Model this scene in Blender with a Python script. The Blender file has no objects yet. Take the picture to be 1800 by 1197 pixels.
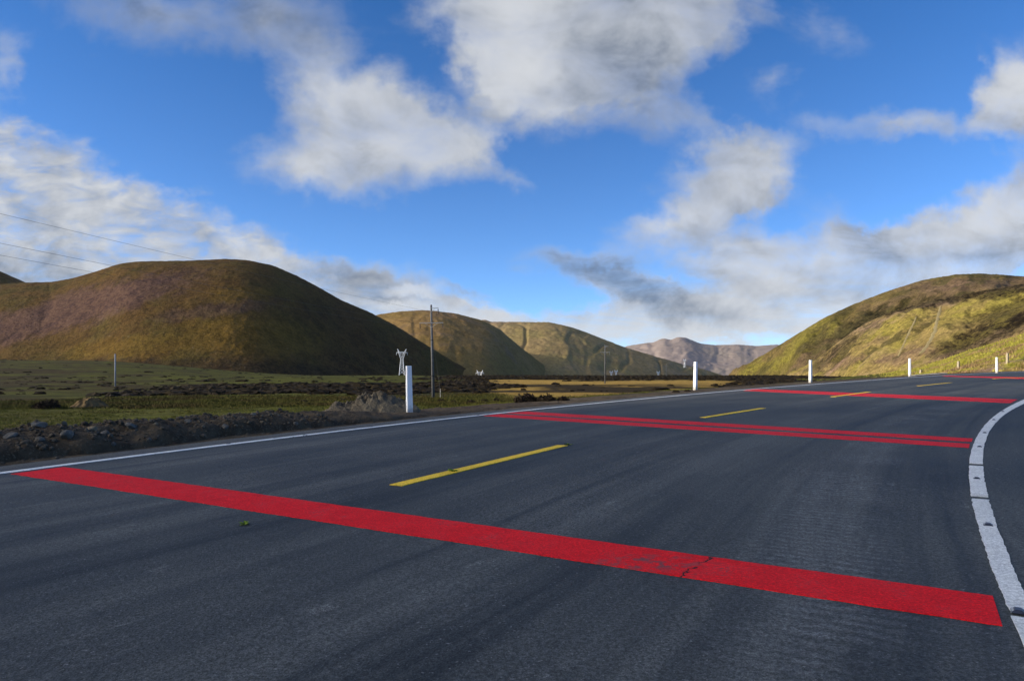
import bpy, bmesh, math, random
import numpy as np
from mathutils import Vector, Matrix

random.seed(7)
RNG = np.random.default_rng(11)
C = bpy.context.scene.collection
SC = bpy.context.scene
PI = math.pi

# ------------------------------------------------------------------ camera
F_PX = 1225.0                       # focal length in photo pixels (1800 px wide)
CAM_Z = 1.1
cam_data = bpy.data.cameras.new("camera")
cam_data.sensor_width = 36.0
cam_data.lens = 36.0 * F_PX / 1800.0
cam_data.shift_y = 58.5 / 1800.0
cam_data.clip_start = 0.05
cam_data.clip_end = 60000.0
cam = bpy.data.objects.new("camera", cam_data)
cam.location = (0, 0, CAM_Z)
cam.rotation_euler = (math.radians(90), 0, 0)
C.objects.link(cam)
SC.camera = cam

# ------------------------------------------------------------------ light
SUN_EL = math.radians(15.0)
SUN_AZ = math.radians(189.0)        # measured from +X, counter-clockwise: from the left, a little behind
SUN_DIR = Vector((math.cos(SUN_EL) * math.cos(SUN_AZ), math.cos(SUN_EL) * math.sin(SUN_AZ), math.sin(SUN_EL)))
sun_data = bpy.data.lights.new("sun", 'SUN')
sun_data.energy = 5.0
sun_data.angle = math.radians(0.5)
sun_data.color = (1.0, 0.87, 0.68)
sun = bpy.data.objects.new("sun", sun_data)
sun.rotation_euler = SUN_DIR.to_track_quat('Z', 'Y').to_euler()
C.objects.link(sun)

SC.view_settings.view_transform = 'Standard'
SC.view_settings.look = 'None'
SC.view_settings.exposure = 0.0
SC.view_settings.gamma = 1.0
SC.view_settings.use_curve_mapping = False
SC.render.engine = 'CYCLES'
SC.cycles.use_denoising = True
SC.cycles.max_bounces = 6
SC.cycles.volume_bounces = 0
SC.cycles.transparent_max_bounces = 8


# ------------------------------------------------------------------ node helpers
class NT:
    """small wrapper for building node trees"""
    def __init__(self, tree):
        self.t = tree
        self.n = tree.nodes
        self.l = tree.links

    def new(self, typ, **kw):
        nd = self.n.new(typ)
        for k, v in kw.items():
            setattr(nd, k, v)
        return nd

    def put(self, sock, v):
        if isinstance(v, bpy.types.NodeSocket):
            self.l.new(v, sock)
        elif v is not None:
            if hasattr(sock.default_value, '__len__') and not hasattr(v, '__len__'):
                v = [v] * len(sock.default_value)
            elif hasattr(sock.default_value, '__len__') and len(sock.default_value) == 4 and len(v) == 3:
                v = (*v, 1.0)
            sock.default_value = v

    def m(self, op, a, b=None, c=None, clamp=False):
        nd = self.new('ShaderNodeMath', operation=op)
        nd.use_clamp = clamp
        self.put(nd.inputs[0], a)
        if b is not None: self.put(nd.inputs[1], b)
        if c is not None: self.put(nd.inputs[2], c)
        return nd.outputs[0]

    def vm(self, op, a, b=None, scale=None):
        nd = self.new('ShaderNodeVectorMath', operation=op)
        self.put(nd.inputs[0], a)
        if b is not None: self.put(nd.inputs[1], b)
        if scale is not None: self.put(nd.inputs['Scale'], scale)
        return nd.outputs['Value'] if op in ('LENGTH', 'DOT_PRODUCT', 'DISTANCE') else nd.outputs['Vector']

    def sep(self, v):
        nd = self.new('ShaderNodeSeparateXYZ')
        self.put(nd.inputs[0], v)
        return nd.outputs

    def comb(self, x=0.0, y=0.0, z=0.0):
        nd = self.new('ShaderNodeCombineXYZ')
        for i, v in enumerate((x, y, z)): self.put(nd.inputs[i], v)
        return nd.outputs[0]

    def mapping(self, vec, loc=(0, 0, 0), rot=(0, 0, 0), sc=(1, 1, 1), typ='POINT'):
        nd = self.new('ShaderNodeMapping', vector_type=typ)
        self.put(nd.inputs[0], vec)
        nd.inputs['Location'].default_value = loc
        nd.inputs['Rotation'].default_value = rot
        nd.inputs['Scale'].default_value = sc
        return nd.outputs[0]

    def noise(self, vec, scale, detail=4.0, rough=0.55, dist=0.0, color=False, ntype='FBM'):
        nd = self.new('ShaderNodeTexNoise')
        nd.noise_type = ntype
        self.put(nd.inputs['Vector'], vec)
        nd.inputs['Scale'].default_value = scale
        nd.inputs['Detail'].default_value = detail
        nd.inputs['Roughness'].default_value = rough
        nd.inputs['Distortion'].default_value = dist
        return nd.outputs['Color' if color else 'Fac']

    def voronoi(self, vec, scale, feature='F1', out='Distance'):
        nd = self.new('ShaderNodeTexVoronoi', feature=feature)
        self.put(nd.inputs['Vector'], vec)
        nd.inputs['Scale'].default_value = scale
        return nd.outputs[out]

    def ramp(self, v, lo, hi, a=0.0, b=1.0, interp='SMOOTHSTEP'):
        nd = self.new('ShaderNodeMapRange', interpolation_type=interp)
        self.put(nd.inputs[0], v)
        for i, q in enumerate((lo, hi, a, b)): self.put(nd.inputs[i + 1], q)
        return nd.outputs[0]

    def mix(self, f, a, b, blend='MIX'):
        nd = self.new('ShaderNodeMix', data_type='RGBA', blend_type=blend)
        self.put(nd.inputs[0], f)
        self.put(nd.inputs[6], a)
        self.put(nd.inputs[7], b)
        return nd.outputs[2]

    def bump(self, h, strength, dist, normal=None):
        nd = self.new('ShaderNodeBump')
        nd.inputs['Strength'].default_value = strength
        nd.inputs['Distance'].default_value = dist
        self.put(nd.inputs['Height'], h)
        if normal is not None: self.put(nd.inputs['Normal'], normal)
        return nd.outputs[0]


# ------------------------------------------------------------------ sky with clouds
def build_world():
    w = bpy.data.worlds.new("World")
    SC.world = w
    w.use_nodes = True
    t = NT(w.node_tree)
    for nd in list(t.n): t.n.remove(nd)
    out = t.new('ShaderNodeOutputWorld')
    bg = t.new('ShaderNodeBackground')
    t.l.new(bg.outputs[0], out.inputs[0])
    STR = 0.1
    bg.inputs[1].default_value = STR
    sky = t.new('ShaderNodeTexSky', sky_type='NISHITA')
    sky.sun_disc = False
    sky.sun_elevation = SUN_EL
    sky.sun_rotation = math.pi / 2 - SUN_AZ
    sky.altitude = 4300
    sky.air_density = 1.0
    sky.dust_density = 0.3
    sky.ozone_density = 1.6
    zup = t.m('MAXIMUM', t.sep(t.new('ShaderNodeTexCoord').outputs['Generated'])[2], 0.0)
    skyc = t.mix(1.0, sky.outputs[0], t.mix(t.ramp(zup, 0.0, 0.50, interp='LINEAR'), SKY_GAIN_LOW, SKY_GAIN), 'MULTIPLY')

    d = t.new('ShaderNodeTexCoord').outputs['Generated']
    x, y, z = t.sep(d)
    ay = t.m('MAXIMUM', t.m('ABSOLUTE', y), 0.02)
    gx = t.m('DIVIDE', x, ay)
    gz = t.m('DIVIDE', z, ay)
    # direction chart, in units where 1 is about 4.7 degrees ahead
    q = t.comb(t.m('MULTIPLY_ADD', gx, 12.25, 9.0), t.m('MULTIPLY_ADD', gz, -12.25, 6.57), 0.0)
    # cloud-layer coordinates: the layer recedes toward the horizon
    zz = t.m('ADD', t.m('MAXIMUM', z, 0.0), 0.13)
    cp = t.comb(t.m('DIVIDE', x, zz), t.m('DIVIDE', y, zz), 0.0)

    warp = t.vm('SUBTRACT', t.noise(q, 0.55, 3.0, 0.5, color=True), (0.5, 0.5, 0.5))
    qw = t.vm('ADD', q, t.vm('SCALE', warp, scale=0.85))
    warp2 = t.vm('SUBTRACT', t.noise(q, 2.2, 5.0, 0.6, color=True), (0.5, 0.5, 0.5))
    qw = t.vm('ADD', qw, t.vm('MULTIPLY', warp2, (0.85, 0.55, 0.0)))

    def blobs(lst, vec, grow=1.0):
        acc = None
        for (cx, cy, rx, ry, rot, amp) in lst:
            mp = t.mapping(vec, (cx, cy, 0), (0, 0, math.radians(rot)), (rx * grow, ry * grow, 1), 'TEXTURE')
            g = t.new('ShaderNodeTexGradient', gradient_type='SPHERICAL')
            t.put(g.inputs[0], mp)
            acc = t.m('MULTIPLY', g.outputs[1], amp) if acc is None else t.m('MULTIPLY_ADD', g.outputs[1], amp, acc)
        return acc

    field = t.m('MINIMUM', blobs(CLOUDS, qw, 1.25), 1.3)
    dark = blobs(DARKS, qw)
    bright = blobs(BRIGHTS, qw)
    qa = t.mapping(q, sc=(0.62, 1.0, 1.0), rot=(0, 0, math.radians(-12)))
    n1 = t.noise(qa, 0.95, 9.0, 0.63, 0.35)
    n2 = t.noise(t.vm('ADD', qa, (-0.13, 0.16, 0.0)), 0.95, 4.0, 0.52, 0.35)
    # streaks drawn out along the wind, seen low over the horizon
    n3 = t.noise(t.mapping(q, sc=(0.55, 2.6, 1.0), rot=(0, 0, math.radians(8))), 1.0, 5.0, 0.55, 0.4)
    # ripples in the altocumulus sheet
    rip = t.noise(t.mapping(q, sc=(0.9, 2.4, 1.0), rot=(0, 0, math.radians(-10))), 1.7, 4.0, 0.55, 0.5)
    band = blobs(SHEETS, qw)
    dens = t.m('MULTIPLY_ADD', t.m('SUBTRACT', n1, 0.5), 1.6, t.m('SUBTRACT', field, 0.14))
    dens = t.m('MULTIPLY_ADD', t.m('MULTIPLY', t.m('SUBTRACT', rip, 0.50), 1.9), t.m('MINIMUM', band, 1.0), dens)
    low = t.ramp(gz, 0.20, 0.02)
    dens = t.m('MULTIPLY_ADD', t.m('SUBTRACT', n3, 0.5), t.m('MULTIPLY_ADD', low, 2.4, 0.05), dens)
    # a bright veil of cloud in front of the low sun (left and behind, out of the photograph)
    veil = t.ramp(t.vm('DOT_PRODUCT', d, VEIL_DIR), 0.82, 0.985)
    dens = t.m('ADD', dens, veil)
    # broken overcast overhead, above the picture
    dens = t.m('MULTIPLY_ADD', t.ramp(z, 0.50, 0.72), t.m('MULTIPLY_ADD', t.noise(cp, 1.2, 4.0), 1.2, 0.0), dens)
    a = t.ramp(dens, 0.05, 1.42)
    a = t.m('MULTIPLY', a, 0.97)

    # light and shade inside the clouds: thicker towards the sun side means darker here
    sh = t.m('SUBTRACT', n2, n1)
    lum = t.m('MULTIPLY_ADD', sh, 1.45, 0.66)
    lum = t.m('MULTIPLY_ADD', t.m('SUBTRACT', rip, 0.5), t.m('MULTIPLY', t.m('MINIMUM', band, 1.0), 0.75), lum)
    lum = t.m('MULTIPLY_ADD', t.m('SUBTRACT', n3, 0.5), t.m('MULTIPLY', low, 0.8), lum)
    lum = t.m('SUBTRACT', lum, t.m('MULTIPLY', dark, t.m('MULTIPLY_ADD', t.m('SUBTRACT', n1, 0.5), 0.7, 0.42)))
    lum = t.m('ADD', lum, t.m('MULTIPLY', bright, 0.55))
    lum = t.m('MULTIPLY_ADD', t.ramp(gz, 0.13, 0.03), 0.42, lum)
    # thin edges of a cloud are brighter blue-white, thick parts greyer
    lum = t.m('ADD', lum, t.ramp(dens, 0.95, 0.45, 0.0, 0.08))
    lum = t.m('SMOOTH_MAX', t.m('SMOOTH_MIN', lum, 0.95, 0.25), 0.02, 0.30)
    ccol = t.mix(lum, CLOUD_DARK, CLOUD_LIGHT)
    # clouds around the low sun (out of the photograph, to the left and behind) are sunlit and bright
    glow = t.m('MULTIPLY_ADD', t.m('MULTIPLY', veil, veil), GLOW, 1.0)
    ccol = t.mix(1.0, ccol, t.mix(veil, (1, 1, 1), (1.0, 0.88, 0.68)), 'MULTIPLY')
    ccol = t.vm('SCALE', ccol, scale=glow)
    col = t.mix(a, skyc, ccol)
    # below the horizon: dull ground light
    col = t.mix(t.ramp(z, -0.02, -0.12), col, (0.6, 0.55, 0.45))
    t.l.new(col, bg.inputs[0])


VEIL_DIR = Vector((math.cos(math.radians(21)) * math.cos(math.radians(197)), math.cos(math.radians(21)) * math.sin(math.radians(197)), math.sin(math.radians(21))))
SKY_GAIN = (0.56, 1.40, 2.2)
SKY_GAIN_LOW = (1.40, 1.80, 2.3)
CLOUD_LIGHT = (7.0, 7.2, 7.5)
CLOUD_DARK = (1.5, 1.95, 2.75)
GLOW = 25.0
# cx, cy, rx, ry, rotation, amount (cy grows downward)
CLOUDS = [
    # great cloud at the top, its left edge running down from the frame's top
    (9.0, 0.2, 1.9, 1.5, 35, 1.5), (10.4, 0.0, 2.6, 1.6, 0, 1.5), (9.6, 1.2, 1.5, 1.2, 25, 1.3), (11.6, 0.2, 2.0, 1.3, -20, 1.0),
    (10.6, 1.5, 1.9, 0.9, 15, 0.8), (11.5, 1.9, 1.3, 0.7, 35, 0.55), (12.6, 0.5, 1.2, 0.8, -35, 0.5), (8.9, 1.9, 0.6, 0.6, 0, 0.5),
    # cloud in the middle left
    (6.2, 1.75, 1.5, 0.95, 20, 1.3), (7.3, 2.2, 1.3, 0.95, 25, 1.2), (5.6, 2.95, 1.6, 0.62, 12, 1.15), (8.0, 2.85, 0.75, 0.75, 50, 0.9), (6.3, 2.5, 1.7, 1.0, 10, 0.9),
    (8.5, 2.1, 0.6, 0.7, 10, 0.45),
    # dim veil at top left
    (3.0, 0.2, 3.0, 0.95, 10, 0.72), (4.6, 0.6, 1.6, 0.75, 20, 0.55), (1.6, 0.3, 1.6, 0.6, 15, 0.4), (6.0, 0.2, 1.6, 0.7, 0, 0.42),
    (0.1, 0.85, 0.55, 0.55, 30, 0.8), (0.15, 1.35, 0.55, 0.35, 30, 0.55),
    # altocumulus sheet on the left
    (-0.6, 3.4, 2.6, 1.75, 36, 1.6), (1.2, 3.9, 2.6, 1.25, 31, 1.5), (3.2, 4.45, 2.4, 0.95, 24, 1.5), (4.9, 4.9, 1.9, 0.85, 20, 1.5), (0.0, 4.8, 4.2, 1.3, 8, 1.2), (-1.8, 2.4, 2.4, 1.6, 40, 1.2),
    (6.3, 4.85, 1.7, 0.40, 6, 1.35), (6.4, 5.25, 2.0, 0.42, 3, 1.3), (7.0, 5.6, 2.0, 0.45, 0, 1.1),
    (8.4, 5.12, 0.75, 0.13, 5, 0.9), (8.2, 5.5, 0.9, 0.24, -8, 0.9),
    (9.0, 3.22, 0.7, 0.24, 8, 0.75),
    # right of centre
    (12.5, 3.15, 1.4, 0.62, -14, 1.25), (13.2, 3.0, 1.1, 0.62, -5, 0.9), (11.9, 4.02, 1.35, 0.42, -20, 1.3), (12.8, 3.7, 1.0, 0.5, -25, 0.9), (12.7, 2.55, 0.6, 0.4, 0, 0.6),
    (12.8, 4.45, 1.4, 0.40, -10, 1.0), (14.2, 4.7, 2.1, 0.75, 4, 1.15), (13.4, 5.1, 2.2, 0.45, 6, 0.85), (14.8, 4.1, 0.9, 0.45, 45, 0.8), (15.9, 4.7, 1.6, 0.7, 10, 1.2),
    (10.4, 4.85, 1.5, 0.34, 16, 1.1), (11.0, 5.0, 1.2, 0.45, 20, 0.7), (12.0, 5.35, 1.6, 0.32, 10, 1.3),
    (17.7, 1.75, 0.7, 0.75, 0, 1.5), (18.4, 1.5, 1.2, 1.1, 0, 1.3), (15.6, 2.22, 1.5, 0.36, 2, 1.0), (16.8, 2.2, 1.1, 0.36, -5, 0.7), (14.3, 2.4, 0.9, 0.3, 0, 0.45),
    (17.6, 3.9, 2.0, 0.75, -22, 1.7), (18.2, 3.1, 1.2, 0.8, -30, 0.9), (17.0, 4.6, 2.3, 0.85, -8, 1.6),
    (13.45, 1.5, 0.5, 0.6, 55, 0.7), (14.4, 0.5, 1.1, 0.5, 20, 0.6), (12.4, 2.2, 0.7, 0.35, 20, 0.35),
    # low layers
    (10.3, 5.65, 3.2, 0.42, 0, 1.1), (12.6, 5.85, 3.6, 0.5, 0, 0.75), (8.6, 5.9, 3.0, 0.5, 0, 0.9), (13.2, 5.45, 2.6, 0.4, 0, 0.3), (15.0, 5.7, 2.5, 0.45, -10, 0.9),
    (12.0, 6.5, 9.0, 0.5, 0, 0.7),
]
DARKS = [
    (10.4, 4.85, 1.6, 0.45, 16, 1.05), (12.1, 5.4, 1.6, 0.36, 10, 1.0), (11.1, 5.1, 1.4, 0.5, 18, 0.85),
    (8.4, 5.12, 0.9, 0.18, 5, 0.9), (6.2, 4.85, 1.9, 0.35, 6, 1.0), (6.8, 5.3, 1.6, 0.25, 3, 0.9),
    (11.3, 0.9, 2.2, 1.5, 10, 0.75), (11.2, 2.0, 1.6, 0.9, 20, 0.55), (3.2, 0.2, 3.8, 1.6, 8, 0.75), (6.0, 0.3, 2.2, 1.0, 0, 0.6),
    (0.2, 4.7, 2.6, 0.6, 5, 0.75), (5.3, 4.5, 1.0, 0.35, 20, 0.45), (14.8, 5.0, 2.2, 0.5, 0, 0.3), (13.2, 3.6, 1.1, 0.35, -20, 0.35),
    (15.2, 4.3, 0.9, 0.4, 40, 0.6), (17.2, 4.55, 1.6, 0.22, -10, 0.5),
]
BRIGHTS = [
    (8.9, 0.5, 1.4, 1.3, 20, 0.8), (9.3, 1.5, 0.9, 0.7, 20, 0.45), (7.5, 2.5, 1.3, 0.9, 20, 0.6), (6.0, 1.5, 1.2, 0.6, 15, 0.45), (5.7, 3.1, 1.2, 0.4, 10, 0.3),
    (17.9, 1.6, 1.0, 1.0, 0, 0.7), (12.0, 6.1, 4.5, 0.35, 0, 0.9), (15.0, 5.7, 2.0, 0.3, -8, 0.8), (9.6, 5.25, 1.6, 0.25, 0, 0.6),
    (7.2, 5.15, 0.7, 0.16, 3, 0.9), (6.9, 5.4, 0.7, 0.14, 3, 0.9), (4.2, 4.2, 1.6, 0.4, 20, 0.45), (12.0, 3.9, 1.3, 0.35, -20, 0.4), (17.2, 3.9, 1.7, 0.5, -20, 0.6), (14.2, 4.6, 1.5, 0.5, 0, 0.35), (16.6, 4.9, 1.5, 0.35, 0, 0.4), (12.9, 4.35, 0.8, 0.2, -10, 0.4),
]
SHEETS = [(0.5, 3.6, 4.2, 2.4, 30, 1.3), (4.0, 4.7, 3.6, 1.4, 18, 1.3)]
build_world()


# ------------------------------------------------------------------ noise in numpy
def _hash(ix, iy, seed):
    h = (ix.astype(np.int64) * 374761393 + iy.astype(np.int64) * 668265263 + seed * 974634777) & 0xffffffff
    h = ((h ^ (h >> 13)) * 1274126177) & 0xffffffff
    h = (h ^ (h >> 16)) & 0xffff
    return h / 65535.0


def vnoise(x, y, seed=0):
    x = np.asarray(x, float); y = np.asarray(y, float)
    ix = np.floor(x); iy = np.floor(y)
    fx = x - ix; fy = y - iy
    fx = fx * fx * fx * (fx * (fx * 6 - 15) + 10)
    fy = fy * fy * fy * (fy * (fy * 6 - 15) + 10)
    a = _hash(ix, iy, seed); b = _hash(ix + 1, iy, seed)
    c = _hash(ix, iy + 1, seed); d = _hash(ix + 1, iy + 1, seed)
    return (a + (b - a) * fx) * (1 - fy) + (c + (d - c) * fx) * fy


def fbm(x, y, seed=0, octv=5, gain=0.5):
    s = 0.0; amp = 1.0; tot = 0.0
    x = np.asarray(x, float); y = np.asarray(y, float)
    for o in range(octv):
        s = s + amp * (vnoise(x, y, seed + o * 17) - 0.5)
        tot += amp
        amp *= gain
        x, y = x * 1.62 - y * 1.18 + 3.1, x * 1.18 + y * 1.62 + 7.7
    return s / tot * 2.0          # about -1..1


def sstep(a, b, v):
    t = np.clip((np.asarray(v, float) - a) / (b - a), 0, 1)
    return t * t * (3 - 2 * t)


# ------------------------------------------------------------------ mesh helpers
def mesh_np(name, verts, faces, mat=None, parent=None, smooth=True, uvs=None, attr=None, link=True):
    """faces: (n,3) or (n,4) array, or list of such arrays"""
    me = bpy.data.meshes.new(name)
    verts = np.asarray(verts, np.float32)
    fl = faces if isinstance(faces, list) else [faces]
    fl = [np.asarray(f, np.int32) for f in fl if len(f)]
    loops = np.concatenate([f.ravel() for f in fl])
    sizes = np.concatenate([np.full(len(f), f.shape[1], np.int32) for f in fl])
    starts = np.concatenate([[0], np.cumsum(sizes)[:-1]]).astype(np.int32)
    me.vertices.add(len(verts)); me.vertices.foreach_set('co', verts.ravel())
    me.loops.add(len(loops)); me.loops.foreach_set('vertex_index', loops)
    me.polygons.add(len(sizes)); me.polygons.foreach_set('loop_start', starts)
    me.polygons.foreach_set('use_smooth', np.full(len(sizes), smooth))
    if uvs is not None:
        ul = me.uv_layers.new(name='UVMap')
        ul.data.foreach_set('uv', np.asarray(uvs, np.float32)[loops].ravel())
    if attr is not None:
        ca = me.color_attributes.new('albedo', 'FLOAT_COLOR', 'POINT')
        ca.data.foreach_set('color', np.c_[np.asarray(attr, np.float32), np.ones(len(verts), np.float32)].ravel())
    me.update(calc_edges=True)
    me.validate()
    if mat: me.materials.append(mat)
    o = bpy.data.objects.new(name, me)
    C.objects.link(o)
    if parent: o.parent = parent
    return o


def grid_faces(nu, nv):
    i = np.arange(nu - 1)[:, None] * nv + np.arange(nv - 1)[None, :]
    i = i.ravel()
    return np.c_[i, i + nv, i + nv + 1, i + 1]


class MB:
    """collects simple solids into one mesh"""
    def __init__(self):
        self.v = []; self.f = []

    def add(self, vs, fs):
        b = len(self.v)
        self.v += [tuple(v) for v in vs]
        self.f += [tuple(i + b for i in f) for f in fs]

    def box(self, c, s, rot=None, taper=1.0):
        hx, hy, hz = s[0] / 2, s[1] / 2, s[2] / 2
        vs = []
        for dz, k in ((-hz, 1.0), (hz, taper)):
            for dx, dy in ((-1, -1), (1, -1), (1, 1), (-1, 1)):
                p = Vector((dx * hx * k, dy * hy * k, dz))
                if rot: p = rot @ p
                vs.append(p + Vector(c))
        self.add(vs, [(3, 2, 1, 0), (4, 5, 6, 7), (0, 1, 5, 4), (1, 2, 6, 5), (2, 3, 7, 6), (3, 0, 4, 7)])

    def tube(self, p0, p1, r0, r1=None, n=8, cap=True):
        r1 = r0 if r1 is None else r1
        p0 = Vector(p0); p1 = Vector(p1)
        d = (p1 - p0).normalized()
        a = d.orthogonal().normalized(); b = d.cross(a)
        vs = []
        for p, r in ((p0, r0), (p1, r1)):
            for k in range(n):
                t = 2 * PI * k / n
                vs.append(p + a * (r * math.cos(t)) + b * (r * math.sin(t)))
        fs = [(k, (k + 1) % n, n + (k + 1) % n, n + k) for k in range(n)]
        if cap: fs += [tuple(reversed(range(n))), tuple(range(n, 2 * n))]
        self.add(vs, fs)

    def path(self, pts, r, n=6):
        pts = [Vector(p) for p in pts]
        vs = []; fs = []
        for i, p in enumerate(pts):
            d = (pts[min(i + 1, len(pts) - 1)] - pts[max(i - 1, 0)]).normalized()
            a = d.cross(Vector((0, 0, 1))).normalized(); b = d.cross(a)
            for k in range(n):
                t = 2 * PI * k / n
                vs.append(p + a * (r * math.cos(t)) + b * (r * math.sin(t)))
        for i in range(len(pts) - 1):
            for k in range(n):
                fs.append((i * n + k, i * n + (k + 1) % n, (i + 1) * n + (k + 1) % n, (i + 1) * n + k))
        self.add(vs, fs)

    def build(self, name, mat, parent=None, smooth=False, bevel=0.0):
        me = bpy.data.meshes.new(name)
        bm = bmesh.new()
        bv = [bm.verts.new(v) for v in self.v]
        for f in self.f:
            try: bm.faces.new([bv[i] for i in f])
            except ValueError: pass
        if bevel:
            bmesh.ops.bevel(bm, geom=list(bm.edges), offset=bevel, segments=2, affect='EDGES', profile=0.5)
        bmesh.ops.recalc_face_normals(bm, faces=list(bm.faces))
        bm.to_mesh(me); bm.free()
        if smooth:
            for p in me.polygons: p.use_smooth = True
        if mat: me.materials.append(mat)
        o = bpy.data.objects.new(name, me)
        C.objects.link(o)
        if parent: o.parent = parent
        return o


def thing(name, label, cat, loc=(0, 0, 0), group=None, rz=0.0):
    o = bpy.data.objects.new(name, None)
    o.empty_display_size = 0.2
    C.objects.link(o)
    o.location = loc
    o.rotation_euler = (0, 0, rz)
    return tag(o, label, cat, group)


def tag(o, label, cat, group=None, kind=None):
    o['label'] = label; o['category'] = cat
    if group: o['group'] = group
    if kind: o['kind'] = kind
    return o


def structure(o, label=None):
    o['kind'] = 'structure'
    if label: o['label'] = label
    return o


def copy_tree(o, parent=None):
    c = o.copy()
    C.objects.link(c)
    if parent: c.parent = parent
    for ch in o.children:
        copy_tree(ch, c)
    return c


# ------------------------------------------------------------------ materials
def material(name):
    m = bpy.data.materials.new(name)
    m.use_nodes = True
    t = NT(m.node_tree)
    b = t.n['Principled BSDF']
    return m, t, b


def obj_co(t): return t.new('ShaderNodeTexCoord').outputs['Object']


def simple_mat(name, col, rough=0.7, var=0.15, scale=6.0, metal=0.0, bump=0.0, spec=0.3):
    m, t, b = material(name)
    co = obj_co(t)
    n = t.noise(co, scale, 5.0, 0.6)
    dk = tuple(c * (1 - var) for c in col); lt = tuple(min(1, c * (1 + var)) for c in col)
    t.put(b.inputs['Base Color'], t.mix(t.ramp(n, 0.3, 0.7), dk, lt))
    b.inputs['Roughness'].default_value = rough
    b.inputs['Metallic'].default_value = metal
    b.inputs['Specular IOR Level'].default_value = spec
    if bump:
        t.put(b.inputs['Normal'], t.bump(t.noise(co, scale * 4, 4.0, 0.6), 0.6, bump))
    return m


def asphalt_nodes(t, uv, co):
    """returns (colour factor, height, base colour)"""
    grain = t.noise(co, 190.0, 3.0, 0.7)
    grain2 = t.voronoi(co, 85.0)
    mid = t.noise(co, 9.0, 5.0, 0.6)
    big = t.noise(co, 0.55, 4.0, 0.55)
    st1 = t.noise(t.mapping(uv, sc=(0.035, 1.1, 1)), 1.0, 3.0, 0.55, 0.3)
    st2 = t.noise(t.mapping(uv, sc=(0.12, 6.0, 1)), 1.0, 4.0, 0.6, 0.5)
    st3 = t.noise(t.mapping(uv, sc=(0.35, 20.0, 1)), 1.0, 3.0, 0.6, 0.3)
    return grain, grain2, mid, big, st1, st2, st3


def mat_asphalt():
    m, t, b = material('asphalt')
    co = obj_co(t)
    uv = t.new('ShaderNodeUVMap').outputs[0]
    grain, grain2, mid, big, st1, st2, st3 = asphalt_nodes(t, uv, co)
    v = t.m('MULTIPLY_ADD', t.m('SUBTRACT', st1, 0.5), 2.6, 0.5)
    v = t.m('MULTIPLY_ADD', t.m('SUBTRACT', st2, 0.5), 1.5, v)
    v = t.m('MULTIPLY_ADD', t.m('SUBTRACT', st3, 0.5), 0.7, v)
    v = t.m('MULTIPLY_ADD', t.m('SUBTRACT', big, 0.5), 1.3, v)
    v = t.m('MULTIPLY_ADD', t.m('SUBTRACT', mid, 0.5), 0.35, v, clamp=True)
    col = t.mix(v, (0.019, 0.022, 0.023), (0.078, 0.083, 0.082))
    # transverse ripples left by the paver in the wheel track of the near lane
    u_, v_, _ = t.sep(uv)
    rw = t.m('SINE', t.m('MULTIPLY_ADD', u_, 62.0, t.m('MULTIPLY', t.noise(co, 3.0, 2.0), 9.0)))
    rmask = t.m('MULTIPLY', t.ramp(t.m('ABSOLUTE', t.m('SUBTRACT', v_, 8.68)), 0.60, 0.10), t.ramp(t.noise(co, 0.8, 3.0), 0.42, 0.60))
    rmask = t.m('MULTIPLY', rmask, t.ramp(t.noise(co, 14.0, 4.0, 0.7), 0.35, 0.6))
    col = t.mix(t.m('MULTIPLY', rmask, t.m('MULTIPLY_ADD', rw, 0.26, 0.28)), col, (0.17, 0.175, 0.18))
    # pale scuffs and dried splashes
    sc = t.m('MULTIPLY', t.ramp(t.noise(t.mapping(uv, sc=(1.6, 4.5, 1)), 1.0, 6.0, 0.65), 0.62, 0.74), t.ramp(grain, 0.35, 0.6))
    col = t.mix(t.m('MULTIPLY', sc, 0.55), col, (0.23, 0.23, 0.22))
    # dusty strip carried in beside the left edge line
    du = t.m('MULTIPLY', t.ramp(t.m('ABSOLUTE', t.m('SUBTRACT', v_, 0.85)), 0.9, 0.1), t.ramp(st2, 0.35, 0.7))
    col = t.mix(t.m('MULTIPLY', du, 0.40), col, (0.15, 0.145, 0.13))
    du2 = t.m('MULTIPLY', t.ramp(v_, -0.15, -0.6), t.ramp(st2, 0.25, 0.65))
    col = t.mix(t.m('MULTIPLY', du2, 0.45), col, (0.14, 0.125, 0.105))
    # stone grains
    g2 = t.noise(co, 55.0, 4.0, 0.75)
    sp = t.m('MULTIPLY', t.ramp(grain, 0.36, 0.68, 0.6, 1.5), t.ramp(g2, 0.34, 0.68, 0.55, 1.6))
    col = t.mix(1.0, col, t.comb(sp, sp, sp), 'MULTIPLY')
    fl = t.m('MULTIPLY', t.ramp(t.noise(co, 60.0, 2.0, 0.5), 0.66, 0.74), 0.7)
    col = t.mix(fl, col, (0.22, 0.22, 0.22))
    t.put(b.inputs['Base Color'], col)
    t.put(b.inputs['Roughness'], t.ramp(v, 0.0, 1.0, 0.66, 0.84))
    b.inputs['Specular IOR Level'].default_value = 0.24
    h = t.m('MULTIPLY_ADD', grain2, 0.8, t.m('MULTIPLY', grain, 0.6))
    n1 = t.bump(h, 0.55, 0.006)
    t.put(b.inputs['Normal'], t.bump(t.m('MULTIPLY', rw, rmask), 0.25, 0.004, n1))
    return m


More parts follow.
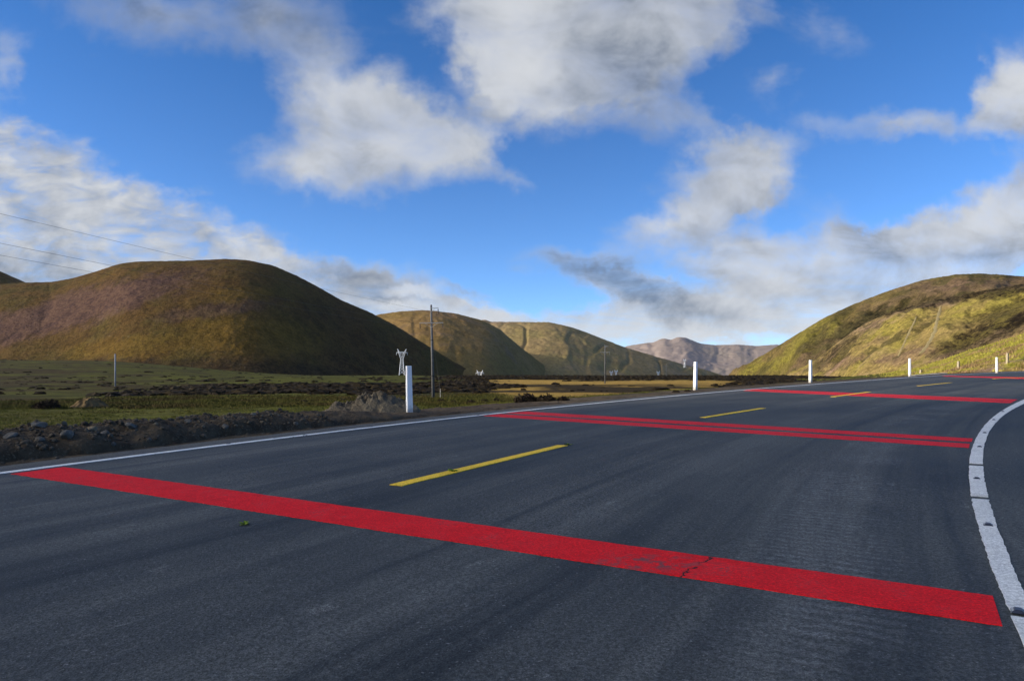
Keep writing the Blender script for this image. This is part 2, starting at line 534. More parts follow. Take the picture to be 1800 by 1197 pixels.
def mat_paint(name, col, wear=0.3, wearcol=(0.06, 0.065, 0.07), crack=None, line_cracks=False):
    m, t, b = material(name)
    co = obj_co(t)
    grain = t.noise(co, 160.0, 3.0, 0.7)
    mid = t.noise(co, 5.0, 6.0, 0.68)
    big = t.noise(co, 0.9, 4.0, 0.6)
    c = t.mix(t.ramp(mid, 0.3, 0.7), tuple(k * 0.80 for k in col), col)
    c = t.mix(t.ramp(big, 0.40, 0.75, 0.0, 0.30), c, tuple(k * 0.70 + 0.012 for k in col))
    w = t.m('MULTIPLY', t.ramp(mid, 0.48, 0.72), t.ramp(t.noise(co, 62.0, 4.0, 0.75), 0.44, 0.62))
    w = t.m('MULTIPLY', w, wear)
    # black pores and chips
    pores = t.ramp(t.noise(co, 48.0, 3.0, 0.6), 0.67, 0.74)
    w = t.m('MAXIMUM', w, t.m('MULTIPLY', pores, min(1.0, wear * 1.8)))
    if crack:
        # one jagged crack running across the paint, and a scuffed grey patch left of it
        (ax, ay), (bx, by), (sx_, sy_) = crack
        L = math.hypot(bx - ax, by - ay); nx, ny = -(by - ay) / L, (bx - ax) / L
        wob = t.vm('SCALE', t.vm('SUBTRACT', t.noise(co, 5.0, 5.0, 0.7, color=True), (0.5, 0.5, 0.5)), scale=0.34)
        px_, py_, _ = t.sep(t.vm('ADD', co, wob))
        dist = t.m('ABSOLUTE', t.m('ADD', t.m('MULTIPLY', px_, nx), t.m('MULTIPLY_ADD', py_, ny, -(nx * ax + ny * ay))))
        crk = t.ramp(dist, 0.016, 0.006)
        crk = t.m('MULTIPLY', crk, t.ramp(t.noise(co, 9.0, 3.0, 0.6), 0.34, 0.46))
        dd = t.vm('LENGTH', t.vm('MULTIPLY', t.vm('SUBTRACT', co, (sx_, sy_, 0.03)), (1.9, 4.0, 0.0)))
        w = t.m('MAXIMUM', w, t.m('MULTIPLY', t.ramp(dd, 1.0, 0.1), t.ramp(t.noise(co, 13.0, 5.0, 0.7), 0.46, 0.60, 0.0, 0.9)))
    if line_cracks:
        e = t.voronoi(t.vm('ADD', co, t.vm('SCALE', t.noise(co, 3.0, 3.0, color=True), scale=0.5)), 1.7, 'DISTANCE_TO_EDGE')
        w = t.m('MAXIMUM', w, t.m('MULTIPLY', t.ramp(e, 0.018, 0.004), t.ramp(t.noise(co, 1.3, 2.0), 0.5, 0.6)))
    gr = t.m('MULTIPLY', t.ramp(t.noise(co, 58.0, 4.0, 0.75), 0.33, 0.68, 0.72, 1.22), t.ramp(grain, 0.35, 0.66, 0.8, 1.18))
    c = t.mix(1.0, c, t.comb(gr, gr, gr), 'MULTIPLY')
    c = t.mix(w, c, wearcol)
    if crack: c = t.mix(crk, c, (0.012, 0.010, 0.010))
    t.put(b.inputs['Base Color'], c)
    b.inputs['Roughness'].default_value = 0.72
    b.inputs['Specular IOR Level'].default_value = 0.12
    t.put(b.inputs['Normal'], t.bump(t.m('ADD', grain, t.m('MULTIPLY', mid, 0.5)), 0.45, 0.006))
    return m


def mat_hill(name, cols, scale=1.0, speck=0.5, bump=6.0, patch=None, rock=(0.24, 0.20, 0.16), veg_shade=None, soft=1.0):
    """cols: (main, second, third, dark) albedo patches; scale multiplies feature size"""
    m, t, b = material(name)
    co = obj_co(t)
    big = t.noise(co, 0.0060 / scale, 5.0, 0.60, 0.4)
    big2 = t.noise(t.vm('ADD', co, (517.0, 233.0, 0.0)), 0.0045 / scale, 5.0, 0.6, 0.6)
    med = t.noise(co, 0.035 / scale, 6.0, 0.66)
    fine = t.noise(co, 0.22 / scale, 5.0, 0.72)
    v1 = t.m('MULTIPLY_ADD', t.m('SUBTRACT', med, 0.5), 0.5, big)
    v2 = t.m('MULTIPLY_ADD', t.m('SUBTRACT', med, 0.5), 0.5, big2)
    c = t.mix(t.ramp(v1, 0.42, 0.62), cols[0], cols[1])
    c = t.mix(t.ramp(v2, 0.48, 0.66), c, cols[2])
    v3 = t.m('MULTIPLY_ADD', t.m('SUBTRACT', fine, 0.5), 0.7, med)
    c = t.mix(t.ramp(v3, 0.56, 0.72, 0.0, 0.8), c, cols[3])
    if veg_shade:
        # colour patches: painted shadow bands with some dark heath, purple heather, golden grass
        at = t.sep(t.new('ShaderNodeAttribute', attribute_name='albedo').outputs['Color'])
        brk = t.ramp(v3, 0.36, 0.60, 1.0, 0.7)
        c = t.mix(t.m('MULTIPLY', at[2], brk), c, veg_shade[2])
        c = t.mix(t.m('MULTIPLY', at[1], brk), c, veg_shade[1])
        c = t.mix(t.m('MULTIPLY', at[0], brk), c, veg_shade[0])
    if patch:
        pv = t.m('MULTIPLY_ADD', t.m('SUBTRACT', med, 0.5), 0.9, t.noise(t.vm('ADD', co, (91.0, 40.0, 0.0)), patch, 4.0, 0.55, 0.5))
        c = t.mix(t.ramp(pv, 0.53, 0.66, 0.0, 0.85), c, cols[3])
    tuf = t.m('MULTIPLY', t.ramp(fine, 0.32, 0.68, 1 - 0.45 * soft, 1 + 0.5 * soft), t.ramp(med, 0.34, 0.66, 1 - 0.28 * soft, 1 + 0.3 * soft))
    c = t.mix(1.0, c, t.comb(tuf, tuf, tuf), 'MULTIPLY')
    # stones and bare scars
    vo = t.voronoi(co, 0.10 / scale)
    sp = t.m('MULTIPLY', t.ramp(vo, 0.20, 0.10), t.ramp(med, 0.52, 0.70))
    c = t.mix(t.m('MULTIPLY', sp, speck), c, rock)
    t.put(b.inputs['Base Color'], c)
    b.inputs['Roughness'].default_value = 0.95
    b.inputs['Specular IOR Level'].default_value = 0.05
    h = t.m('MULTIPLY_ADD', med, 1.6, t.m('MULTIPLY', fine, 0.55))
    t.put(b.inputs['Normal'], t.bump(h, 0.75, bump))
    return m


def mat_plain():
    m, t, b = material('plain_grass')
    at = t.new('ShaderNodeAttribute', attribute_name='albedo').outputs['Color']
    co = obj_co(t)
    f1 = t.noise(co, 0.35, 5.0, 0.65)
    f2 = t.noise(co, 5.0, 5.0, 0.72)
    f3 = t.noise(co, 38.0, 3.0, 0.7)
    k = t.m('MULTIPLY', t.ramp(f1, 0.3, 0.7, 0.72, 1.28), t.ramp(f2, 0.3, 0.7, 0.6, 1.4))
    k = t.m('MULTIPLY', k, t.ramp(f3, 0.3, 0.7, 0.7, 1.3))
    c = t.mix(1.0, at, t.comb(k, k, k), 'MULTIPLY')
    t.put(b.inputs['Base Color'], c)
    b.inputs['Roughness'].default_value = 0.95
    b.inputs['Specular IOR Level'].default_value = 0.05
    h = t.m('MULTIPLY_ADD', f2, 1.0, t.m('MULTIPLY', f3, 0.2))
    t.put(b.inputs['Normal'], t.bump(h, 0.8, 0.10))
    return m


def mat_foliage(name, c0, c1, scale=1.5, c2=None):
    m, t, b = material(name)
    co = t.new('ShaderNodeNewGeometry').outputs['Position']
    n = t.noise(co, scale, 4.0, 0.6)
    c = t.mix(t.ramp(n, 0.35, 0.65), c0, c1)
    if c2:
        c = t.mix(t.ramp(t.noise(co, scale * 0.13, 3.0), 0.45, 0.6), c, c2)
    t.put(b.inputs['Base Color'], c)
    b.inputs['Roughness'].default_value = 0.85
    b.inputs['Specular IOR Level'].default_value = 0.1
    return m


def mat_dirt(name, c0, c1, c2, bump=0.03, sc=1.0):
    m, t, b = material(name)
    co = obj_co(t)
    a = t.noise(co, 2.2 * sc, 6.0, 0.62)
    f = t.noise(co, 24.0 * sc, 5.0, 0.7)
    v = t.voronoi(co, 16.0 * sc)
    c = t.mix(t.ramp(a, 0.35, 0.62), c0, c1)
    c = t.mix(t.ramp(f, 0.54, 0.72, 0.0, 0.85), c, c2)
    c = t.mix(t.ramp(v, 0.24, 0.08, 0.0, 0.5), c, c2)
    t.put(b.inputs['Base Color'], c)
    b.inputs['Roughness'].default_value = 0.92
    b.inputs['Specular IOR Level'].default_value = 0.12
    h = t.m('MULTIPLY_ADD', v, -0.5, t.m('ADD', t.m('MULTIPLY', f, 0.7), a))
    t.put(b.inputs['Normal'], t.bump(h, 0.9, bump))
    return m


M_ASPH = mat_asphalt()
M_RED_FAR = mat_paint('faded_red_paint', (0.74, 0.012, 0.020), 0.60)
M_YEL = mat_paint('yellow_paint', (0.93, 0.61, 0.045), 0.40)
M_WHITE = mat_paint('white_line_paint', (0.80, 0.80, 0.77), 0.30, line_cracks=True)
M_WLINE2 = mat_paint('white_ribbed_paint', (0.76, 0.76, 0.73), 0.22, line_cracks=False)
M_PLAIN = mat_plain()
M_POST = simple_mat('white_post_paint', (0.80, 0.81, 0.83), 0.55, 0.06, 9.0, bump=0.002)
_t = NT(M_POST.node_tree)
_b = _t.n['Principled BSDF']
_c = _b.inputs['Base Color'].links[0].from_socket
_co = obj_co(_t)
_k = _t.m('MULTIPLY', _t.ramp(_t.m('MULTIPLY_ADD', _t.noise(_co, 12.0, 5.0, 0.65), 0.5, _t.sep(_co)[2]), 0.55, 0.22), 0.75)
_k = _t.m('MAXIMUM', _k, _t.ramp(_t.noise(_t.mapping(_co, sc=(9.0, 9.0, 1.6)), 1.0, 6.0, 0.7), 0.60, 0.75, 0.0, 0.35))
_t.put(_b.inputs['Base Color'], _t.mix(_k, _c, (0.22, 0.18, 0.13)))
M_CONC = simple_mat('weathered_concrete', (0.11, 0.11, 0.112), 0.85, 0.22, 3.0, bump=0.004)
M_PALECONC = simple_mat('pale_concrete', (0.42, 0.40, 0.36), 0.85, 0.2, 3.0, bump=0.006)
M_STEEL = simple_mat('galvanised_steel', (0.36, 0.37, 0.38), 0.55, 0.12, 5.0, metal=0.3)
M_PYLON = simple_mat('pale_galvanised_lattice', (0.78, 0.79, 0.80), 0.6, 0.06, 0.5)
M_INSUL = simple_mat('dark_brown_porcelain', (0.035, 0.022, 0.018), 0.3, 0.2, 10.0, spec=0.5)
M_WIRE = simple_mat('dull_aluminium_cable', (0.06, 0.06, 0.065), 0.6, 0.1, 2.0)
M_BAND = simple_mat('black_steel_band', (0.02, 0.02, 0.022), 0.6, 0.1, 4.0)
M_STUD = simple_mat('blue_black_stud_plastic', (0.014, 0.018, 0.035), 0.4, 0.3, 30.0, spec=0.5)
M_STUDBLUE = simple_mat('blue_reflector', (0.03, 0.16, 0.36), 0.3, 0.2, 30.0, spec=0.5)
M_WEED = mat_foliage('weed_green', (0.10, 0.16, 0.02), (0.22, 0.30, 0.04), 40.0)
M_WOOD = simple_mat('pale_wood_stake', (0.36, 0.30, 0.20), 0.85, 0.25, 6.0)

# ------------------------------------------------------------------ road geometry in metres
PA, PB, PC = 0.002, 0.0191, 0.0086          # the road is a gently tilted plane


def zroad(x, y): return PA + PB * x + PC * y


def on_road(px, py, lift=0.0):
    """where the line of sight through a photo pixel meets the road plane"""
    u = (px - 900) / F_PX; v = (657 - py) / F_PX
    d = (CAM_Z - PA) / ((PB * u + PC) - v)
    return Vector((u * d, d, zroad(u * d, d) + lift))


RC = np.array((127.1, -75.66)); RR = 157.31  # centre and radius of the bend (left edge line)
_lp = [(0, 830.4), (225, 804.5), (450, 775), (675, 748.6), (850, 728.7), (1075, 706.5), (1300, 686), (1400, 678), (1500, 670.6), (1600, 663.4), (1650, 660.3)]
_pts = np.array([on_road(*p)[:2] for p in _lp])
_th = np.arctan2(_pts[:, 1] - RC[1], _pts[:, 0] - RC[0])
_off = np.hypot(_pts[:, 0] - RC[0], _pts[:, 1] - RC[1]) - RR
_pf = np.polyfit(_th, _off, 4)


def r_line(th):
    t = np.clip(th, _th.min(), _th.max())
    return RR + np.polyval(_pf, t)


def polar_xy(th, r): return RC[0] + r * np.cos(th), RC[1] + r * np.sin(th)


SHOULDER = 0.72
TH0 = 2.58


def s_left(x, y):
    """distance outside the left edge line (negative on the road)"""
    th = np.arctan2(y - RC[1], x - RC[0])
    return np.hypot(x - RC[0], y - RC[1]) - r_line(th)


# ------------------------------------------------------------------ terrain height
def plain_z(x, y):
    r = np.hypot(x, y)
    u = x / np.maximum(y, 1.0)
    z = -1.42 + 0.55 * sstep(110, 700, r) - 24.0 * sstep(830, 1150, r)
    left = sstep(-0.26, -0.62, u) * (y > 0)
    z = z - 0.9 * left * sstep(70, 170, r) * (1 - sstep(230, 420, r)) + 16.0 * left * sstep(330, 900, r)
    z = z + 0.55 * fbm(x / 38.0, y / 14.0, 6, 3) * sstep(85, 130, r) * (1 - sstep(500, 700, r)) * (1 - 0.8 * sstep(-0.1, 0.0, u))
    z = z + 0.10 * fbm(x / 9.0, y / 9.0, 5, 4) + 0.22 * fbm(x / 45.0, y / 45.0, 9, 3) * sstep(50, 120, r)
    return z


def ground_z(x, y):
    x = np.asarray(x, float); y = np.asarray(y, float)
    s = s_left(x, y)
    zr = zroad(x, y)
    k = sstep(SHOULDER + 0.9, 17.0, s)
    out = zr * (1 - k) + plain_z(x, y) * k + 0.04 * fbm(x / 0.8, y / 0.8, 21, 3) * sstep(SHOULDER, SHOULDER + 1.0, s)
    # inside of the bend: level with the road, then a shallow ditch
    s_in = -s - 10.45
    zin = zr - 0.25 * sstep(0.0, 3.0, s_in) + 0.05 * fbm(x / 1.1, y / 1.1, 31, 3) * sstep(0, 1.5, s_in)
    far = np.hypot(x, y)
    zin = zin * (1 - sstep(150, 500, far)) + (-1.5 - 20 * sstep(500, 1200, far)) * sstep(150, 500, far)
    z = np.where(s > -6, out, zin)
    return np.where((s < SHOULDER) & (s > -10.45), np.where(far < 320, zr - 0.03, z), z)


# ------------------------------------------------------------------ plain (one ground sheet to the horizon)
def masks(x, y):
    """dry field, heath and bare patches on the plain"""
    r = np.hypot(x, y)
    u = x / np.maximum(y, 1.0)
    w = 0.10 * fbm(x / 60, y / 60, 40, 4)
    lr = np.log(np.maximum(r, 1.0)) + 0.22 * fbm(x / 30.0, y / 22.0, 41, 5)
    L = np.log
    uw = u + 0.05 * fbm(x / 25., y / 25., 45, 4)
    field = sstep(-0.06, 0.0, uw) * sstep(L(74), L(86), lr) * (1 - sstep(L(235), L(290), lr)) * (1 - sstep(0.29, 0.37, uw))
    heath_r = sstep(-0.13, -0.06, uw) * sstep(L(112), L(140), lr) * (1 - field)
    band = sstep(L(84), L(100), lr) * (1 - sstep(L(150), L(190), lr)) * sstep(-0.60, -0.45, uw)
    heath = np.maximum(heath_r, 0.95 * band)
    olive = sstep(L(52), L(58), lr) * (1 - sstep(L(78), L(88), lr)) * (1 - field)
    return field, heath, olive


def build_ground():
    a1 = np.linspace(-46, 46, 760)
    a2 = np.linspace(46, 314, 140)[1:-1]
    ang = np.radians(np.concatenate([a1, a2, [314.0]]))
    rad = np.concatenate([[0.0], np.geomspace(0.8, 9400, 380)])
    A, R = np.meshgrid(ang, rad, indexing='ij')
    X = R * np.sin(A); Y = R * np.cos(A)
    Z = ground_z(X, Y)
    v = np.c_[X.ravel(), Y.ravel(), Z.ravel()]
    f = grid_faces(len(ang), len(rad))
    field, heath, olive = masks(X, Y)
    n = fbm(X / 14, Y / 14, 60, 5); n2 = fbm(X / 3.0, Y / 3.0, 62, 4)
    green = np.array((0.072, 0.074, 0.012)); gdark = np.array((0.036, 0.034, 0.010)); yel = np.array((0.38, 0.235, 0.055))
    hcol = np.array((0.022, 0.016, 0.008)); ocol = np.array((0.060, 0.058, 0.012)); dirt = np.array((0.115, 0.088, 0.058)); rust = np.array((0.20, 0.105, 0.035))
    bright = np.array((0.115, 0.125, 0.022))

    def lerp(c, d, k): return c * (1 - k[..., None]) + d * k[..., None]
    col = lerp(np.broadcast_to(green, X.shape + (3,)), gdark, sstep(-0.1, 0.45, n))
    S = s_left(X, Y)
    Rr = np.hypot(X, Y)
    col = lerp(col, ocol, olive * sstep(-0.5, 0.3, n2 + n))
    col = lerp(col, bright, sstep(6, 14, S) * (1 - sstep(40, 52, Rr)) * 0.8)
    col = lerp(col, yel * np.array((1, 1, 1)), field * (0.85 + 0.15 * n2).clip(0, 1))
    col = lerp(col, hcol, heath * sstep(-0.55, -0.15, n + 0.4 * n2))
    U = X / np.maximum(Y, 1)
    brn = np.array((0.040, 0.026, 0.012))
    col = lerp(col, brn, sstep(-0.30, -0.62, U) * sstep(-0.25, 0.25, fbm(X / 34, Y / 16, 75, 4)) * (Rr > 20) * 0.8)
    # disturbed earth beyond the rubble on the left
    wp = fbm(X / 5.0, Y / 4.0, 71, 4)
    dpatch = sstep(-0.44, -0.60, U + 0.12 * wp) * sstep(2.5, 5, S) * (1 - sstep(23, 31, Rr + 5 * wp)) * sstep(-0.45, -0.05, wp + 0.1)
    col = lerp(col, dirt, dpatch * 0.9)
    rp = sstep(-0.05, 0.22, fbm(X / 3.5, Y / 1.6, 77, 4)) * sstep(3.0, 5.0, S) * (1 - sstep(20, 30, Rr)) * sstep(-0.22, -0.35, U)
    col = lerp(col, rust, rp * 0.75)
    col = lerp(col, dirt * 0.8, (1 - sstep(2.4, 4.2, S + 0.8 * wp)) * (S > 0.2))
    col = lerp(col, dirt * 0.75, sstep(-10.2, -10.7, S) * (0.55 + 0.45 * sstep(-0.2, 0.3, n2)))
    o = mesh_np('ground', v, f, M_PLAIN, attr=col.reshape(-1, 3))
    structure(o, 'grassy plain with heath and a dry field below the road')


build_ground()


# ------------------------------------------------------------------ hills
def build_hill(name, label, sil, ridge, depth, base, back, mat, px0, px1, nu=340, nv=120, amp=4.0, wl=140.0, seed=1,
               pw=0.8, foot=None, shape=0.45, gully=0.0, gw=60.0, smooth_px=110.0, veg_shade=None):
    """A real heightfield hill. sil: silhouette (photo px), ridge: distance of its ridge line in metres
    (number or (px, metres) list), depth: how far the front slope reaches towards the viewer at full height."""
    px = np.linspace(px0, px1, nu)
    sx = np.array([p[0] for p in sil], float); sy = np.array([p[1] for p in sil], float)
    # smooth interpolation of the silhouette
    el = np.interp(px, sx, sy)
    ker = np.hanning(9); ker /= ker.sum()
    step = (px1 - px0) / (nu - 1)
    kw = max(3, int(14 / step) | 1)
    ker = np.hanning(kw + 2); ker /= ker.sum()
    el = np.convolve(np.pad(el, kw, mode='edge'), ker, 'same')[kw:-kw]
    ev = (657 - el) / F_PX
    R = np.interp(px, [p[0] for p in ridge], [p[1] for p in ridge]) if isinstance(ridge, (list, tuple)) else np.full(nu, float(ridge))
    u = (px - 900) / F_PX

    def wide(a, w):
        k = max(3, int(w / step) | 1); kk = np.hanning(k + 2); kk /= kk.sum()
        return np.convolve(np.pad(a, k, mode='reflect', reflect_type='odd'), kk, 'same')[k:-k]
    R = wide(R, smooth_px)
    H = np.maximum(ev * R + CAM_Z - base, 0.5)
    rel = np.clip(H / H.max(), 0.02, 1)
    Hs = np.maximum(wide(H, smooth_px * 0.8), 0.5)
    D = depth * np.clip(Hs / Hs.max(), 0.02, 1) ** pw
    if foot is not None:
        D = R - np.interp(px, [p[0] for p in foot], [p[1] for p in foot])
    t = np.concatenate([np.linspace(0, 1, nv), 1 + np.linspace(0, 1, nv // 3)[1:]])
    U, T = np.meshgrid(u, t, indexing='ij')
    Rm, Dm, Hm = R[:, None], D[:, None], H[:, None]
    Bm = (back * rel ** pw)[:, None]
    Y = np.where(T <= 1, Rm - (1 - T) * Dm, Rm + (T - 1) * Bm)
    X = U * Y
    Hm = Hs[:, None] + (H - Hs)[:, None] * np.clip(np.minimum(T, 2 - T), 0, 1) ** 3
    tt = np.where(T <= 1, T, 2 - T)
    S = shape * np.sin(tt * PI / 2) + (1 - shape) * (tt * tt * (3 - 2 * tt))
    # relief: spurs and gullies running down the slope, plus rough ground
    hs = Rm / F_PX
    along = U * Rm
    env = np.sin(np.clip(tt, 0, 1) * PI) ** 0.7
    g = fbm(along / wl + 0.35 * fbm(X / wl, Y / wl, seed + 3, 3), Y / (wl * 2.2), seed, 4)
    rough = fbm(X / (wl * 0.22), Y / (wl * 0.22), seed + 8, 5)
    rid2 = 1 - 2 * np.abs(fbm(along / (wl * 0.30) + 0.3 * g, Y / (wl * 0.9), seed + 12, 4))
    Z = base + Hm * S + env * (amp * g + 0.30 * amp * rough + 0.22 * amp * rid2)
    if gully:
        gg = np.abs(fbm(along / gw, Y / (gw * 4), seed + 30, 3))
        Z = Z - env * gully * (1 - sstep(0.0, 0.22, gg))
    # keep the skyline where the photo has it
    ang = np.where(T <= 1.0, (Z - CAM_Z) / Y, -9).max(axis=1)
    fac = np.where(ev > 0.003, np.clip(ev / np.maximum(ang, 1e-5), 0.8, 1.25), 1.0)[:, None]
    Z = np.where(Z > CAM_Z, CAM_Z + (Z - CAM_Z) * fac, Z)
    Z = Z + 0.9 * hs * fbm(X / (5 * hs), Y / (5 * hs), seed + 50, 3)
    v = np.c_[X.ravel(), Y.ravel(), Z.ravel()]
    at = None
    if veg_shade:
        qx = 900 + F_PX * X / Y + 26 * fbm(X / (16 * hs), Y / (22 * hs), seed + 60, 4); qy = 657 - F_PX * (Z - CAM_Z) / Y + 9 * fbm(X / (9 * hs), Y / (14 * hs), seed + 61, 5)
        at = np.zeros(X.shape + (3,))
        for ch, cx, cy, rx, ry, rot, am in veg_shade:
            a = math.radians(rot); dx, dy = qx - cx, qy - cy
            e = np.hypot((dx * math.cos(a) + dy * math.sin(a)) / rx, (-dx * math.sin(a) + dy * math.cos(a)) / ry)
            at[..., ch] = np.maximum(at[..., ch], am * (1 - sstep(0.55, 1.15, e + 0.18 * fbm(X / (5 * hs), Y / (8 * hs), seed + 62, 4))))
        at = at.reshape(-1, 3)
    o = mesh_np(name, v, grid_faces(len(u), len(t)), mat, attr=at)
    structure(o, label)
    return (u, t, X, Y, Z)


HB = (0.078, 0.044, 0.012); HO = (0.060, 0.043, 0.010); HP = (0.070, 0.042, 0.036); HD = (0.018, 0.012, 0.006)
M_HA = mat_hill('hill_brown_heather', (HB, HO, HB, HD), 1.0, 0.5, 4.0, veg_shade=((0.020, 0.014, 0.009), (0.080, 0.044, 0.040), (0.110, 0.066, 0.009)))
M_HB = mat_hill('hill_tan_grass', ((0.20, 0.125, 0.045), (0.165, 0.11, 0.034), (0.165, 0.105, 0.06), (0.08, 0.055, 0.022)), 1.5, 0.3, 4.0, soft=0.7)
M_HC = mat_hill('hill_tan_moor', ((0.23, 0.165, 0.075), (0.20, 0.155, 0.06), (0.22, 0.155, 0.095), (0.10, 0.08, 0.036)), 2.2, 0.2, 4.0, soft=0.6)
M_HD = mat_hill('hill_haze_mauve', ((0.27, 0.215, 0.185), (0.255, 0.21, 0.17), (0.27, 0.215, 0.19), (0.235, 0.19, 0.165)), 5.0, 0.05, 1.0, soft=0.2)  # pale, nearly equal colours put distance haze into the albedo
M_HE = mat_hill('hill_olive_grass', ((0.130, 0.095, 0.033), (0.12, 0.098, 0.024), (0.130, 0.086, 0.050), (0.05, 0.042, 0.014)), 0.75, 0.4, 4.0, patch=0.011, rock=(0.30, 0.26, 0.16), veg_shade=((0.022, 0.019, 0.007), (0.13, 0.085, 0.055), (0.15, 0.135, 0.02)))
M_HF = mat_hill('hill_yellow_grass', ((0.255, 0.185, 0.066), (0.235, 0.195, 0.04), (0.245, 0.165, 0.105), (0.06, 0.048, 0.018)), 0.42, 0.4, 2.6, patch=0.020, rock=(0.33, 0.28, 0.17), veg_shade=((0.020, 0.014, 0.008), (0.17, 0.105, 0.075), (0.21, 0.18, 0.03)))
M_HG = mat_hill('bank_bright_grass', ((0.30, 0.27, 0.04), (0.25, 0.25, 0.028), (0.25, 0.165, 0.10), (0.06, 0.065, 0.012)), 0.10, 0.3, 0.8, rock=(0.36, 0.33, 0.15), veg_shade=((0.04, 0.045, 0.012), (0.27, 0.17, 0.12), (0.38, 0.36, 0.05)))

HILL_A = build_hill('hill', 'large dark brown rounded hill on the left',
    [(-700, 600), (-400, 545), (-200, 512), (0, 500), (40, 497), (90, 496), (130, 489), (170, 477), (210, 464), (240, 460), (330, 458.5), (400, 455.5), (435, 457.5), (480, 467), (520, 484), (560, 505), (600, 528), (650, 549), (700, 575), (750, 607), (800, 637), (830, 652), (860, 668), (900, 672)],
    [(-700, 1500), (300, 1400), (440, 1440), (640, 1560), (840, 1720), (900, 1780)], 560, -25, 700, M_HA, -700, 890, 480, 150, amp=6, wl=260, seed=3, shape=0.30, gully=1.2, gw=110,
    veg_shade=[(1, 130, 545, 260, 34, -16, 0.85), (1, 20, 572, 120, 30, -10, 0.8), (1, 380, 545, 120, 14, -8, 0.5), (2, 450, 590, 170, 40, 4, 0.8), (2, 300, 605, 220, 22, -4, 0.7), (2, 420, 520, 60, 18, 0, 0.6), (0, 400, 648, 330, 16, 2, 0.7), (0, 620, 600, 120, 60, 40, 0.5)])  # first channel darkens foot and right flank: shade put into the colour
build_hill('hill', 'dark hill shoulder at the left edge behind the big hill',
    [(-700, 330), (-300, 360), (-120, 420), (0, 477), (25, 488), (50, 499), (120, 540), (200, 600)],
    2100, 800, -20, 700, M_HA, -700, 200, 140, 60, amp=10, wl=200, seed=9)
build_hill('hill', 'tan rounded hill behind the utility pole',
    [(420, 660), (520, 620), (600, 583), (640, 562), (665, 553), (700, 548), (740, 545.5), (760, 546), (800, 551), (850, 564), (880, 580), (900, 598), (930, 622), (960, 645), (985, 659), (1010, 670)],
    [(420, 2450), (740, 2250), (880, 2260), (1000, 2550)], 760, -25, 800, M_HB, 420, 1005, 260, 110, amp=12, wl=240, seed=14, gully=1.5, gw=130)
build_hill('hill', 'tan moorland hill with long dark right slope, middle distance',
    [(640, 640), (720, 600), (790, 574), (830, 566), (845, 563), (853, 561.5), (862, 566), (900, 566), (965, 566.5), (1000, 574), (1030, 584), (1060, 596), (1100, 611), (1150, 626), (1200, 640), (1240, 650), (1272, 660), (1300, 670)],
    [(640, 3750), (1000, 3200), (1150, 3080), (1280, 3300)], 1150, -25, 900, M_HC, 640, 1295, 300, 130, amp=13, wl=320, seed=21, gully=8.0, gw=120)
build_hill('hill', 'low scrubby spur with yellow-green bushes, middle distance',
    [(930, 665), (960, 640), (1000, 612), (1020, 608), (1045, 613), (1075, 622), (1100, 632), (1130, 645), (1165, 659), (1190, 668)],
    [(930, 2900), (1190, 7000)], 380, -25, 420, M_HC, 930, 1190, 160, 80, amp=9, wl=110, seed=27)
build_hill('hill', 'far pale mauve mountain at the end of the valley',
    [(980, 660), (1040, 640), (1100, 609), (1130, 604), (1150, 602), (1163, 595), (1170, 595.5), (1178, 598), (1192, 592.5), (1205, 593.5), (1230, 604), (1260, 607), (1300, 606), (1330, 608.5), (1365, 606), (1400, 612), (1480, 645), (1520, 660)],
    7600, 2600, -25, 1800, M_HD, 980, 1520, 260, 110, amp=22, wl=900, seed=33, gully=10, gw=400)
HILL_E = build_hill('hill', 'olive green hill with broad rounded top on the right',
    [(1240, 700), (1285, 660), (1300, 650), (1340, 625), (1400, 588), (1450, 558), (1500, 535), (1560, 512), (1620, 493), (1680, 482.5), (1720, 481), (1760, 483), (1800, 486), (1900, 490), (2100, 520), (2400, 600), (2500, 640)],
    [(1240, 1300), (1400, 1150), (1720, 950), (2500, 700)], 430, -22, 500, M_HE, 1240, 2500, 420, 130, amp=20, wl=120, seed=41, gully=7.0, gw=80,
    veg_shade=[(0, 1520, 568, 95, 20, -22, 1.0), (0, 1600, 540, 80, 15, -18, 0.8), (0, 1430, 620, 50, 14, -25, 0.4), (2, 1430, 585, 60, 18, -32, 0.7), (2, 1350, 640, 60, 10, -20, 0.6), (1, 1700, 500, 160, 14, -3, 0.8), (1, 1560, 530, 60, 10, -15, 0.5)])  # first channel paints dark shadow bands into the slope colour
